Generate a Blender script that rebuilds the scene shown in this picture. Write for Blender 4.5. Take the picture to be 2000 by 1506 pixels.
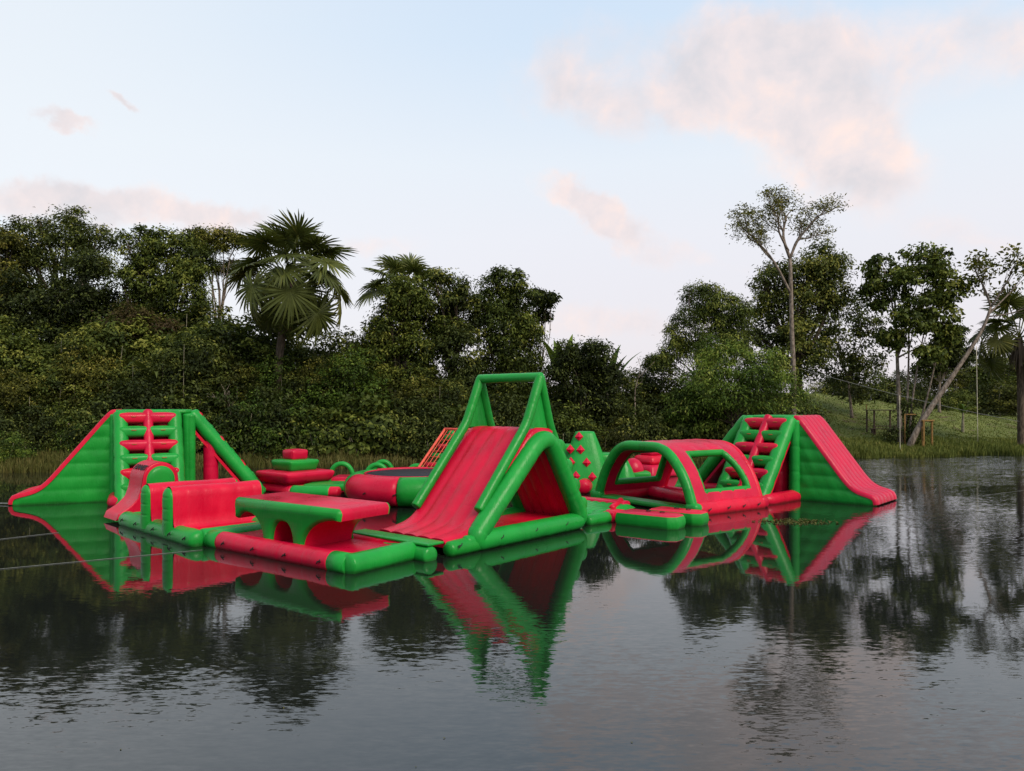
import bpy, bmesh, math, random
import numpy as np
from mathutils import Vector, Matrix
from mathutils.geometry import tessellate_polygon

for _o in list(bpy.data.objects):
    bpy.data.objects.remove(_o)
scene = bpy.context.scene
COL = scene.collection
R = math.radians
F_PX, HOR, CX, CAM_H = 1455.0, 790.0, 1000.0, 4.2

# ------------------------------------------------------------------ camera
cam_data = bpy.data.cameras.new("camera")
cam = bpy.data.objects.new("camera", cam_data)
COL.objects.link(cam)
cam.location = (0, 0, CAM_H)
cam.rotation_euler = (R(90), 0, 0)
cam_data.sensor_width = 36
cam_data.lens = F_PX / 2000 * 36
cam_data.shift_y = (HOR - 753) / 2000
cam_data.clip_end = 5000
cam_data.clip_start = 0.1
scene.camera = cam

# ------------------------------------------------------------------ world, sun, exposure
SUN_EL, SUN_AZ = 42.0, 140.0     # azimuth measured clockwise from +Y: behind the camera, to the right
scene.view_settings.view_transform = 'Standard'
scene.view_settings.look = 'None'
scene.view_settings.exposure = 0.36
scene.view_settings.gamma = 1
scene.view_settings.use_curve_mapping = False
scene.render.engine = 'CYCLES'
scene.cycles.max_bounces = 6
scene.cycles.diffuse_bounces = 3
scene.cycles.glossy_bounces = 4
scene.cycles.transmission_bounces = 3
scene.cycles.use_denoising = True
scene.cycles.caustics_reflective = False
scene.cycles.caustics_refractive = False


class NT:
    """tiny helper for node trees"""
    def __init__(self, tree):
        self.t = tree
        tree.nodes.clear()
    def n(self, kind, **kw):
        nd = self.t.nodes.new(kind)
        for k, v in kw.items():
            if k.startswith('i_'):
                key = k[2:]
                key = int(key) if key.isdigit() else key.replace('_', ' ')
                nd.inputs[key].default_value = v
            else:
                setattr(nd, k, v)
        return nd
    def l(self, a, b):
        self.t.links.new(a, b)
    def math(self, op, a, b=None, c=None, clamp=False):
        nd = self.t.nodes.new('ShaderNodeMath')
        nd.operation = op
        nd.use_clamp = clamp
        for i, v in enumerate((a, b, c)):
            if v is None:
                continue
            if isinstance(v, (int, float)):
                nd.inputs[i].default_value = v
            else:
                self.t.links.new(v, nd.inputs[i])
        return nd.outputs[0]
    def mix(self, fac, a, b, blend='MIX'):
        nd = self.t.nodes.new('ShaderNodeMix')
        nd.data_type = 'RGBA'
        nd.blend_type = blend
        for key, v in ((0, fac), (6, a), (7, b)):
            if isinstance(v, (int, float)):
                nd.inputs[key].default_value = v
            elif isinstance(v, tuple):
                nd.inputs[key].default_value = v if len(v) == 4 else (*v, 1)
            else:
                self.t.links.new(v, nd.inputs[key])
        return nd.outputs[2]
    def ramp(self, fac, stops, interp='LINEAR'):
        nd = self.t.nodes.new('ShaderNodeValToRGB')
        nd.color_ramp.interpolation = interp
        els = nd.color_ramp.elements
        while len(els) < len(stops):
            els.new(0.5)
        for e, (p, c) in zip(els, stops):
            e.position = p
            e.color = (*c, 1) if len(c) == 3 else c
        self.t.links.new(fac, nd.inputs[0])
        return nd.outputs[0]
    def maprange(self, v, a, b, c=0.0, d=1.0, smooth=True):
        nd = self.t.nodes.new('ShaderNodeMapRange')
        nd.interpolation_type = 'SMOOTHSTEP' if smooth else 'LINEAR'
        self.t.links.new(v, nd.inputs[0])
        for i, x in enumerate((a, b, c, d)):
            nd.inputs[i + 1].default_value = x
        return nd.outputs[0]


world = bpy.data.worlds.new("World")
scene.world = world
world.use_nodes = True
w = NT(world.node_tree)
sky = w.n('ShaderNodeTexSky')
sky.sky_type = 'NISHITA'
sky.sun_disc = False
sky.sun_elevation = R(SUN_EL)
sky.sun_rotation = R(SUN_AZ)
sky.altitude = 0
sky.air_density = 1.0
sky.dust_density = 2.2
sky.ozone_density = 1.0
tc = w.n('ShaderNodeTexCoord')
sep = w.n('ShaderNodeSeparateXYZ')
w.l(tc.outputs['Generated'], sep.inputs[0])
dx, dy, dz = sep.outputs
# cloud layer: fractal noise on the sky dome, flattened towards the horizon
den = w.math('MAXIMUM', w.math('ADD', w.math('ABSOLUTE', dz), 0.16), 0.1)
comb = w.n('ShaderNodeCombineXYZ')
w.l(w.math('DIVIDE', dx, den), comb.inputs[0])
w.l(w.math('DIVIDE', dy, den), comb.inputs[1])
nz = w.n('ShaderNodeTexNoise', noise_dimensions='3D')
nz.inputs['Scale'].default_value = 1.5
nz.inputs['Detail'].default_value = 7
nz.inputs['Roughness'].default_value = 0.55
nz.inputs['Distortion'].default_value = 0.35
w.l(comb.outputs[0], nz.inputs['Vector'])
# soft cloud banks at their own bearing (east = x/y) and height (z/y)
ydiv = w.math('MAXIMUM', dy, 0.05)
ue = w.math('DIVIDE', dx, ydiv)
we = w.math('DIVIDE', dz, ydiv)
front = w.maprange(dy, 0.1, 0.4)
wob = w.n('ShaderNodeTexNoise', noise_dimensions='3D')
wob.inputs['Scale'].default_value = 5.5
wob.inputs['Detail'].default_value = 6
wob.inputs['Roughness'].default_value = 0.6
w.l(tc.outputs['Generated'], wob.inputs['Vector'])
wsep = w.n('ShaderNodeSeparateColor')
w.l(wob.outputs['Color'], wsep.inputs[0])
uw = w.math('ADD', ue, w.math('MULTIPLY', w.math('SUBTRACT', wsep.outputs[0], 0.5), 0.2))
ww = w.math('ADD', we, w.math('MULTIPLY', w.math('SUBTRACT', wsep.outputs[1], 0.5), 0.18))


def bank(px, py, rx, ry, amp, tilt=0.0):
    u0, w0 = (px - CX) / F_PX, (HOR - py) / F_PX
    a = w.math('SUBTRACT', uw, u0)
    b = w.math('SUBTRACT', ww, w0)
    if tilt:
        c, s = math.cos(tilt), math.sin(tilt)
        a2 = w.math('ADD', w.math('MULTIPLY', a, c), w.math('MULTIPLY', b, s))
        b = w.math('SUBTRACT', w.math('MULTIPLY', b, c), w.math('MULTIPLY', a, s))
        a = a2
    a = w.math('DIVIDE', a, rx / F_PX)
    b = w.math('DIVIDE', b, ry / F_PX)
    d = w.math('ADD', w.math('MULTIPLY', a, a), w.math('MULTIPLY', b, b))
    return w.math('MULTIPLY', w.math('EXPONENT', w.math('MULTIPLY', d, -1.0)), amp)


banks = None
for args in ((1490, 110, 260, 120, 1.0, 0.0), (1560, 235, 190, 90, 0.75, -0.4), (1690, 320, 130, 80, 0.75, -0.7), (1090, 150, 110, 110, 0.6, 0.7),
             (1290, 190, 160, 60, 0.3, 0), (1960, 60, 170, 100, 0.6, 0), (1150, 405, 105, 42, 1.25, -0.12),
             (1300, 475, 190, 32, 0.42, -0.3), (120, 392, 230, 36, 0.85, -0.1), (420, 425, 130, 30, 0.8, 0),
             (700, 500, 140, 34, 0.4, 0), (1180, 640, 300, 46, 0.5, 0), (1900, 470, 130, 50, 0.45, 0),
             (215, 190, 36, 14, 0.8, -0.5), (100, 240, 60, 14, 0.8, -0.2)):
    v = bank(*args)
    banks = v if banks is None else w.math('ADD', banks, v)
fine = w.n('ShaderNodeTexNoise', noise_dimensions='3D')
fine.inputs['Scale'].default_value = 13.0
fine.inputs['Detail'].default_value = 8
fine.inputs['Roughness'].default_value = 0.62
fine.inputs['Distortion'].default_value = 0.25
w.l(tc.outputs['Generated'], fine.inputs['Vector'])
shift = w.n('ShaderNodeVectorMath', operation='ADD')
w.l(tc.outputs['Generated'], shift.inputs[0])
shift.inputs[1].default_value = (0.012, 0.0, 0.03)
fine2 = w.n('ShaderNodeTexNoise', noise_dimensions='3D')
for k_ in ('Scale', 'Detail', 'Roughness', 'Distortion'):
    fine2.inputs[k_].default_value = fine.inputs[k_].default_value
fine2.inputs['Detail'].default_value = 4
w.l(shift.outputs[0], fine2.inputs['Vector'])
det = w.math('MULTIPLY', w.math('SUBTRACT', nz.outputs[0], 0.5), 0.8)
puff = w.math('MULTIPLY', w.math('SUBTRACT', fine.outputs[0], 0.5), 1.1)
dens_f = w.math('MULTIPLY', w.math('ADD', w.math('ADD', banks, w.math('MULTIPLY', det, 0.5)), w.math('MULTIPLY', puff, w.math('ADD', 0.12, banks))), front)
dens_a = w.math('MULTIPLY', w.math('SUBTRACT', nz.outputs[0], 0.52), w.math('SUBTRACT', 1.0, front))
dens = w.maprange(w.math('ADD', dens_f, w.math('MULTIPLY', dens_a, 3.0)), 0.18, 0.8)
# light on the clouds: peach where a puff faces the low light, mauve grey in its lee
lit = w.math('MULTIPLY', w.math('SUBTRACT', fine.outputs[0], fine2.outputs[0]), 0.8)
shade = w.math('ADD', w.math('ADD', w.math('MULTIPLY', wsep.outputs[2], 0.75), w.math('MULTIPLY', dens, -0.12)), w.math('ADD', lit, 0.15))
ccol = w.ramp(shade, [(0.2, (4.9, 4.65, 4.85)), (0.42, (5.9, 5.2, 5.2)), (0.64, (7.2, 5.65, 5.1))])
# thin high haze that pales the blue
hz = w.maprange(dz, 0.0, 0.75)
haze_col = w.ramp(hz, [(0.0, (6.0, 5.6, 5.9)), (0.2, (6.15, 6.1, 6.4)), (0.36, (5.95, 6.3, 6.7)), (0.62, (4.9, 5.8, 6.8)), (1.0, (4.2, 5.3, 6.7))])
haze2 = w.mix(w.math('MULTIPLY', w.maprange(ue, 0.15, -0.75), w.math('MULTIPLY', front, 0.75)), haze_col, (6.35, 6.6, 6.75))
base = w.mix(0.86, sky.outputs[0], haze2)
mixed = w.mix(w.math('MULTIPLY', dens, 0.85), base, ccol)
bg = w.n('ShaderNodeBackground')
bg.inputs['Strength'].default_value = 0.118
w.l(mixed, bg.inputs['Color'])
wout = w.n('ShaderNodeOutputWorld')
w.l(bg.outputs[0], wout.inputs['Surface'])

sun_data = bpy.data.lights.new("sun", 'SUN')
sun_data.energy = 2.5
sun_data.angle = R(28)
sun_data.color = (1.0, 0.87, 0.72)
sun = bpy.data.objects.new("sun", sun_data)
COL.objects.link(sun)
_sd = Vector((math.sin(R(SUN_AZ)) * math.cos(R(SUN_EL)), math.cos(R(SUN_AZ)) * math.cos(R(SUN_EL)), math.sin(R(SUN_EL))))
sun.rotation_euler = _sd.to_track_quat('Z', 'Y').to_euler()
sun.location = _sd * 60

# ------------------------------------------------------------------ helpers
def ground(px, py, z=0.0):
    """where the sight line through a photo pixel meets height z"""
    Y = F_PX * (CAM_H - z) / (py - HOR)
    return Vector(((px - CX) / F_PX * Y, Y, z))

def at(px, Y):
    return (px - CX) / F_PX * Y

def zat(py, Y):
    return CAM_H - (py - HOR) / F_PX * Y

def V(*a):
    return Vector(a)

def tag(o, label=None, cat=None, group=None, kind=None):
    if label: o['label'] = label
    if cat: o['category'] = cat
    if group: o['group'] = group
    if kind: o['kind'] = kind
    return o

def empty(name, loc, label, cat, group=None, rz=0.0):
    o = bpy.data.objects.new(name, None)
    o.empty_display_size = 0.3
    o.location = loc
    o.rotation_euler = (0, 0, rz)
    COL.objects.link(o)
    return tag(o, label, cat, group)

def link_mesh(name, me, mat, parent=None):
    if mat is not None and not me.materials:
        me.materials.append(mat)
    o = bpy.data.objects.new(name, me)
    COL.objects.link(o)
    o.parent = parent
    return o

def copy_tree(o, parent=None):
    c = o.copy()
    COL.objects.link(c)
    c.parent = parent
    for ch in list(o.children):
        copy_tree(ch, c)
    return c


class MB:
    def __init__(self):
        self.v, self.f = [], []
    def add(self, vs, fs):
        b = len(self.v)
        self.v += [tuple(p) for p in vs]
        self.f += [tuple(i + b for i in q) for q in fs]
    def build(self, name, mat, parent=None, smooth=True, doubles=True, auto=None):
        me = bpy.data.meshes.new(name)
        me.from_pydata(self.v, [], self.f)
        bm = bmesh.new()
        bm.from_mesh(me)
        if doubles:
            bmesh.ops.remove_doubles(bm, verts=bm.verts, dist=1e-4)
        bmesh.ops.recalc_face_normals(bm, faces=bm.faces)
        if auto is not None:
            for e in bm.edges:
                if len(e.link_faces) == 2 and e.calc_face_angle() > auto:
                    e.smooth = False
        bm.to_mesh(me)
        bm.free()
        if smooth:
            me.shade_smooth()
        return link_mesh(name, me, mat, parent)

    # ---- shapes
    def tube(self, pts, r, seg=18, closed=False, cap=0.55, squash=1.0):
        pts = [Vector(p) for p in pts]
        if isinstance(r, (int, float)) and r >= 0.14 and squash == 1.0:
            # welded seams: a narrow pinch about every metre
            run = pts + [pts[0]] if closed else pts
            Lt = sum((q - p).length for p, q in zip(run, run[1:]))
            if Lt > 1.2:
                k = int(Lt / 0.055)
                pts = resample(run, k)
                if closed: pts = pts[:-1]
                pitch = Lt / max(1, round(Lt / 1.05))
                r = [r * (1 + 0.006 * math.sin(i * 0.9) - 0.05 * math.exp(-((((i * Lt / k + pitch / 2) % pitch) - pitch / 2) / 0.03) ** 2) * (0 if (i < 3 or i > k - 3) and not closed else 1)) for i in range(len(pts))]
        n = len(pts)
        rr = [r] * n if isinstance(r, (int, float)) else list(r)
        tang = []
        for i in range(n):
            if closed:
                a, b = pts[i - 1], pts[(i + 1) % n]
                t = (pts[i] - a).normalized() + (b - pts[i]).normalized()
            elif i == 0: t = pts[1] - pts[0]
            elif i == n - 1: t = pts[-1] - pts[-2]
            else: t = (pts[i] - pts[i - 1]).normalized() + (pts[i + 1] - pts[i]).normalized()
            tang.append(t.normalized())
        up = Vector((0, 0, 1)) if abs(tang[0].z) < 0.9 else Vector((0.3, 1, 0))
        u = (up - tang[0] * up.dot(tang[0])).normalized()
        frames = []
        for i in range(n):
            if i:
                q = tang[i - 1].rotation_difference(tang[i])
                u = q @ u
                u = (u - tang[i] * u.dot(tang[i])).normalized()
            frames.append((u.copy(), tang[i].cross(u)))
        rings = []
        def ring(c, fr, rad):
            return [c + (fr[0] * math.cos(2 * math.pi * k / seg) * squash + fr[1] * math.sin(2 * math.pi * k / seg)) * rad for k in range(seg)]
        steps = 4
        if not closed and cap > 0:
            for k in range(steps, 0, -1):
                th = k / steps * math.pi / 2 * 0.97
                rings.append(ring(pts[0] - tang[0] * rr[0] * cap * math.sin(th), frames[0], rr[0] * math.cos(th)))
        for i in range(n):
            # mitre: keep the section's thickness round a bend
            rings.append(ring(pts[i], frames[i], rr[i]))
        if not closed and cap > 0:
            for k in range(1, steps + 1):
                th = k / steps * math.pi / 2 * 0.97
                rings.append(ring(pts[-1] + tang[-1] * rr[-1] * cap * math.sin(th), frames[-1], rr[-1] * math.cos(th)))
        vs = [p for rg in rings for p in rg]
        fs = []
        m = len(rings)
        for i in range(m if closed else m - 1):
            j = (i + 1) % m
            for k in range(seg):
                k2 = (k + 1) % seg
                fs.append((i * seg + k, i * seg + k2, j * seg + k2, j * seg + k))
        if not closed:
            fs.append(tuple(range(seg))[::-1])
            fs.append(tuple((m - 1) * seg + k for k in range(seg)))
        self.add(vs, fs)
        return self

    def rbox(self, c, size, rad=0.15, bulge=0.0, M=None, nin=4, nr=4, taper=None):
        """rounded, slightly inflated box; M turns local axes into world"""
        h = [s / 2 for s in size]
        rad = min(rad, min(h) * 0.98)
        def coords(hh):
            a = [-hh + rad * (1 - math.cos(k / nr * math.pi / 2)) for k in range(nr)]
            b = [(-hh + rad) + (2 * hh - 2 * rad) * k / nin for k in range(nin + 1)]
            c_ = [-x for x in a[::-1]]
            return a + b + c_
        cs = [coords(x) for x in h]
        for ax in range(3):
            for sg in (-1, 1):
                a1, a2 = (ax + 1) % 3, (ax + 2) % 3
                n1, n2 = len(cs[a1]), len(cs[a2])
                vs = []
                for i in range(n1):
                    for j in range(n2):
                        p = [0, 0, 0]
                        p[ax] = sg * h[ax]
                        p[a1], p[a2] = cs[a1][i], cs[a2][j]
                        p = Vector(p)
                        q = Vector([max(-h[k] + rad, min(h[k] - rad, p[k])) for k in range(3)])
                        d = p - q
                        if d.length > 1e-9:
                            p = q + d.normalized() * rad
                        if bulge:
                            b = bulge * (1 - (p[a1] / h[a1]) ** 2) * (1 - (p[a2] / h[a2]) ** 2)
                            p[ax] += sg * b
                        if taper:
                            t = (p.z / h[2] + 1) / 2
                            s = taper[0] + (taper[1] - taper[0]) * t
                            p.x *= s
                            p.y *= s
                        p = (M @ p) if M else p
                        vs.append(p + Vector(c))
                fs = []
                for i in range(n1 - 1):
                    for j in range(n2 - 1):
                        q = (i * n2 + j, (i + 1) * n2 + j, (i + 1) * n2 + j + 1, i * n2 + j + 1)
                        fs.append(q if sg > 0 else q[::-1])
                self.add(vs, fs)
        return self

    def grid(self, fn, nu, nv, flip=False):
        vs = [fn(i / nu, j / nv) for i in range(nu + 1) for j in range(nv + 1)]
        fs = []
        for i in range(nu):
            for j in range(nv):
                q = (i * (nv + 1) + j, (i + 1) * (nv + 1) + j, (i + 1) * (nv + 1) + j + 1, i * (nv + 1) + j + 1)
                fs.append(q[::-1] if flip else q)
        self.add(vs, fs)
        return self

    def cap(self, prof, place, out, inset=((0, 0), (0.03, 0.035), (0.09, 0.06))):
        """inflated end cap on a closed 2-D profile (counter-clockwise); place((a,b),o) -> world, o along out sign"""
        n = len(prof)
        nor = []
        for i in range(n):
            a, b = Vector(prof[i - 1]), Vector(prof[(i + 1) % n])
            t = (b - a)
            t = t.normalized() if t.length > 1e-9 else Vector((1, 0))
            nor.append(Vector((-t.y, t.x)))
        rings = []
        for d, o in inset:
            rings.append([Vector(prof[i]) + nor[i] * d for i in range(n)])
        vs = []
        for (d, o), rg in zip(inset, rings):
            vs += [place(p, o * out) for p in rg]
        fs = []
        for i in range(len(rings) - 1):
            for k in range(n):
                k2 = (k + 1) % n
                fs.append((i * n + k, i * n + k2, (i + 1) * n + k2, (i + 1) * n + k))
        tri = tessellate_polygon([[Vector((p.x, p.y, 0)) for p in rings[-1]]])
        b = (len(rings) - 1) * n
        fs += [tuple(b + i for i in t) for t in tri]
        self.add(vs, fs)
        return self

    def skin(self, prof, place, d0, d1, nd=1):
        n = len(prof)
        vs = [place(Vector(p), d0 + (d1 - d0) * i / nd) for i in range(nd + 1) for p in prof]
        fs = []
        for i in range(nd):
            for k in range(n):
                k2 = (k + 1) % n
                fs.append((i * n + k, i * n + k2, (i + 1) * n + k2, (i + 1) * n + k))
        self.add(vs, fs)
        return self


def fillet(pts, rad, n=6, closed=False):
    pts = [Vector(p) for p in pts]
    out = []
    m = len(pts)
    for i, p in enumerate(pts):
        if not closed and i in (0, m - 1):
            out.append(p)
            continue
        a, b = pts[i - 1], pts[(i + 1) % m]
        r = rad if isinstance(rad, (int, float)) else rad[i]
        da, db = (a - p), (b - p)
        la = min(r, da.length * 0.48)
        lb = min(r, db.length * 0.48)
        s, e = p + da.normalized() * la, p + db.normalized() * lb
        for k in range(n + 1):
            t = k / n
            out.append(s * (1 - t) ** 2 + p * 2 * t * (1 - t) + e * t ** 2)
    return out

def resample(pts, n):
    pts = [Vector(p) for p in pts]
    L = [0.0]
    for a, b in zip(pts, pts[1:]):
        L.append(L[-1] + (b - a).length)
    out, j = [], 0
    for k in range(n + 1):
        d = L[-1] * k / n
        while j < len(L) - 2 and L[j + 1] < d:
            j += 1
        t = (d - L[j]) / max(1e-9, L[j + 1] - L[j])
        out.append(pts[j].lerp(pts[j + 1], min(1, max(0, t))))
    return out

def arch(n, hw, h, power=2.0):
    """points of a super-elliptic arch from (-hw,0) over (0,h) to (hw,0)"""
    o = []
    for k in range(n + 1):
        th = math.pi * (1 - k / n)
        c, s = math.cos(th), math.sin(th)
        o.append((hw * math.copysign(abs(c) ** (2 / power), c), h * abs(s) ** (2 / power)))
    return o

# ------------------------------------------------------------------ materials
def new_mat(name):
    m = bpy.data.materials.new(name)
    m.use_nodes = True
    return m, NT(m.node_tree)

def finish(nt, bsdf):
    o = nt.n('ShaderNodeOutputMaterial')
    nt.l(bsdf, o.inputs['Surface'])

def pvc(name, col, rough=0.32, wrinkle=0.35, scale=1.0):
    m, t = new_mat(name)
    tc = t.n('ShaderNodeTexCoord')
    n1 = t.n('ShaderNodeTexNoise', i_Scale=1.3, i_Detail=4.0)
    t.l(tc.outputs['Object'], n1.inputs['Vector'])
    n2 = t.n('ShaderNodeTexNoise', i_Scale=9.0 * scale, i_Detail=3.0, i_Roughness=0.5, i_Distortion=1.2)
    mp = t.n('ShaderNodeMapping')
    mp.inputs['Scale'].default_value = (1.0, 1.0, 0.35)
    t.l(tc.outputs['Object'], mp.inputs['Vector'])
    t.l(mp.outputs[0], n2.inputs['Vector'])
    fac = t.maprange(n1.outputs[0], 0.3, 0.7, 0.86, 1.06)
    dirt = t.n('ShaderNodeTexNoise', i_Scale=26.0, i_Detail=5.0, i_Roughness=0.7)
    t.l(tc.outputs['Object'], dirt.inputs['Vector'])
    dfac = t.maprange(dirt.outputs[0], 0.66, 0.8, 0.0, 0.35)
    c0 = t.n('ShaderNodeVectorMath', operation='SCALE')
    c0.inputs[0].default_value = col
    t.l(fac, c0.inputs['Scale'])
    oi = t.n('ShaderNodeObjectInfo')
    hs = t.n('ShaderNodeHueSaturation')
    t.l(t.math('ADD', 0.498, t.math('MULTIPLY', oi.outputs['Random'], 0.006)), hs.inputs['Hue'])
    t.l(t.math('ADD', 0.9, t.math('MULTIPLY', oi.outputs['Random'], 0.2)), hs.inputs['Value'])
    t.l(c0.outputs[0], hs.inputs['Color'])
    # streaks of water marks and a stained band at the waterline
    geo = t.n('ShaderNodeNewGeometry')
    gs = t.n('ShaderNodeSeparateXYZ')
    t.l(geo.outputs['Position'], gs.inputs[0])
    wl = t.math('ADD', gs.outputs[2], t.math('MULTIPLY', n1.outputs[0], 0.16))
    band_ = t.maprange(wl, 0.10, 0.19, 0.62, 0.0)
    stained = t.mix(band_, hs.outputs[0], (col[0] * 0.28 + 0.012, col[1] * 0.28 + 0.014, col[2] * 0.28 + 0.006))
    st = t.n('ShaderNodeTexNoise', i_Scale=4.0, i_Detail=5.0, i_Roughness=0.65)
    m3 = t.n('ShaderNodeMapping')
    m3.inputs['Scale'].default_value = (1.6, 1.6, 0.22)
    t.l(tc.outputs['Object'], m3.inputs['Vector'])
    t.l(m3.outputs[0], st.inputs['Vector'])
    faded = t.mix(t.maprange(st.outputs[0], 0.5, 0.75, 0.0, 0.10), stained, (min(1, col[0] * 1.25 + 0.05), col[1] * 1.2 + 0.05, col[2] * 1.2 + 0.05))
    c1 = t.mix(dfac, faded, (col[0] * 0.5 + 0.03, col[1] * 0.5 + 0.03, col[2] * 0.5 + 0.02))
    b = t.n('ShaderNodeBsdfPrincipled')
    t.l(c1, b.inputs['Base Color'])
    t.l(t.maprange(n1.outputs[0], 0.3, 0.7, rough - 0.06, rough + 0.1), b.inputs['Roughness'])
    b.inputs['Specular IOR Level'].default_value = 0.22
    bp = t.n('ShaderNodeBump')
    bp.inputs['Strength'].default_value = wrinkle
    bp.inputs['Distance'].default_value = 0.03
    t.l(n2.outputs[0], bp.inputs['Height'])
    t.l(bp.outputs[0], b.inputs['Normal'])
    finish(t, b.outputs[0])
    return m

def plain(name, col, rough=0.7, var=0.25, scale=6.0, bump=0.2, spec=0.3, col2=None, stretch=None):
    m, t = new_mat(name)
    tc = t.n('ShaderNodeTexCoord')
    n1 = t.n('ShaderNodeTexNoise', i_Scale=scale, i_Detail=6.0, i_Roughness=0.6)
    if stretch:
        mp = t.n('ShaderNodeMapping')
        mp.inputs['Scale'].default_value = stretch
        t.l(tc.outputs['Object'], mp.inputs['Vector'])
        t.l(mp.outputs[0], n1.inputs['Vector'])
    else:
        t.l(tc.outputs['Object'], n1.inputs['Vector'])
    c2 = col2 or tuple(c * (1 - var) for c in col)
    fac = t.maprange(n1.outputs[0], 0.35, 0.65)
    c = t.mix(fac, c2, col)
    b = t.n('ShaderNodeBsdfPrincipled')
    t.l(c, b.inputs['Base Color'])
    b.inputs['Roughness'].default_value = rough
    b.inputs['Specular IOR Level'].default_value = spec
    if bump:
        bp = t.n('ShaderNodeBump')
        bp.inputs['Strength'].default_value = bump
        bp.inputs['Distance'].default_value = 0.05
        t.l(n1.outputs[0], bp.inputs['Height'])
        t.l(bp.outputs[0], b.inputs['Normal'])
    finish(t, b.outputs[0])
    return m

def leafy(name, stops, rough=0.55, transl=0.2, spec=0.12):
    """foliage: colour of each leaf from its tint, random plus the light and shade painted into crowns, varied a little from plant to plant"""
    m, t = new_mat(name)
    at_ = t.n('ShaderNodeAttribute', attribute_name='tint')
    oi = t.n('ShaderNodeObjectInfo')
    sp = t.n('ShaderNodeSeparateColor')
    t.l(at_.outputs['Color'], sp.inputs[0])
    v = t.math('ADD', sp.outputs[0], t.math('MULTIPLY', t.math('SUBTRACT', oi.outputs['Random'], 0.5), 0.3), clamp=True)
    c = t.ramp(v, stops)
    b = t.n('ShaderNodeBsdfPrincipled')
    t.l(c, b.inputs['Base Color'])
    b.inputs['Roughness'].default_value = rough
    b.inputs['Specular IOR Level'].default_value = spec
    tr = t.n('ShaderNodeBsdfTranslucent')
    t.l(t.mix(0.5, c, (0.10, 0.12, 0.01)), tr.inputs['Color'])
    mx = t.n('ShaderNodeMixShader')
    mx.inputs[0].default_value = transl
    t.l(b.outputs[0], mx.inputs[1])
    t.l(tr.outputs[0], mx.inputs[2])
    finish(t, mx.outputs[0])
    return m

RED = pvc("red_pvc", (0.53, 0.004, 0.036))
GREEN = pvc("green_pvc", (0.010, 0.255, 0.03))
BLACKMAT = plain("trampoline_mesh", (0.018, 0.018, 0.022), rough=0.6, bump=0.05)
BLACK = plain("black_strap", (0.012, 0.012, 0.012), rough=0.6, bump=0)
ORANGE = plain("handle_webbing", (0.35, 0.10, 0.02), rough=0.6, bump=0)
ROPE = plain("rope", (0.52, 0.48, 0.36), rough=0.8, bump=0)
PALEROPE = plain("pale_rope", (0.17, 0.18, 0.17), rough=0.7, bump=0)
NETRED = plain("net_webbing", (0.72, 0.10, 0.06), rough=0.6, bump=0)
# ------------------------------------------------------------------ setting: ground and water
SHORE = [(-400, -60), (-120, 10), (-60, 36), (-35, 45.5), (-20, 48.5), (-8, 50.5), (8, 54), (20, 57), (30, 59), (38, 61.5),
         (46, 64), (60, 66), (90, 60), (140, 30), (400, -60)]
def interp(tab, x):
    if x <= tab[0][0]: return tab[0][1]
    for (a, ya), (b, yb) in zip(tab, tab[1:]):
        if x <= b:
            t = (x - a) / (b - a)
            return ya + (yb - ya) * t
    return tab[-1][1]
def sst(a, b, x):
    t = max(0.0, min(1.0, (x - a) / (b - a)))
    return t * t * (3 - 2 * t)
def shore(x):
    return interp(SHORE, x) + 0.5 * math.sin(x * 0.7) + 0.3 * math.sin(x * 1.9 + 1)
AMP = [(-60, 1.0), (10, 1.2), (24, 5.2), (36, 5.0), (48, 3.4), (58, 2.3), (90, 2.5)]
def terrain(x, y):
    t = y - shore(x)
    if t < 0:
        z = -1.6 * sst(0, -5, t) - 0.02
    else:
        z = 0.32 * sst(0, 1.2, t) + interp(AMP, x) * (0.2 * sst(1, 9, t) + 0.8 * sst(7, 24, t)) + 2.5 * sst(40, 200, t)
        z += (0.07 * math.sin(x * 1.3 + y * 0.7) + 0.05 * math.sin(x * 2.9 - y * 1.7)) * sst(0.5, 3, t)
    nb = 4.5 - y + 0.6 * math.sin(x * 0.5)
    if nb > 0 and abs(x) < 130:
        z = max(z, -1.6 + 4.0 * sst(0, 5, nb)) if nb < 60 else 2.4
    return z
def axis(spans):
    o = []
    for a, b, st in spans:
        n = max(1, int(round((b - a) / st)))
        o += [a + (b - a) * k / n for k in range(n)]
    return o + [spans[-1][1]]
xs = axis([(-600, -100, 50), (-100, -45, 5), (-45, 70, 0.7), (70, 110, 5), (110, 600, 49)])
ys = axis([(-300, -20, 40), (-20, 8, 2), (8, 40, 8), (40, 90, 0.6), (90, 130, 4), (130, 900, 110)])
gv = [(x, y, terrain(x, y)) for x in xs for y in ys]
ny = len(ys)
gf = [(i * ny + j, (i + 1) * ny + j, (i + 1) * ny + j + 1, i * ny + j + 1) for i in range(len(xs) - 1) for j in range(ny - 1)]
gm = bpy.data.meshes.new("ground")
gm.from_pydata(gv, [], gf)
gm.shade_smooth()

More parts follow.
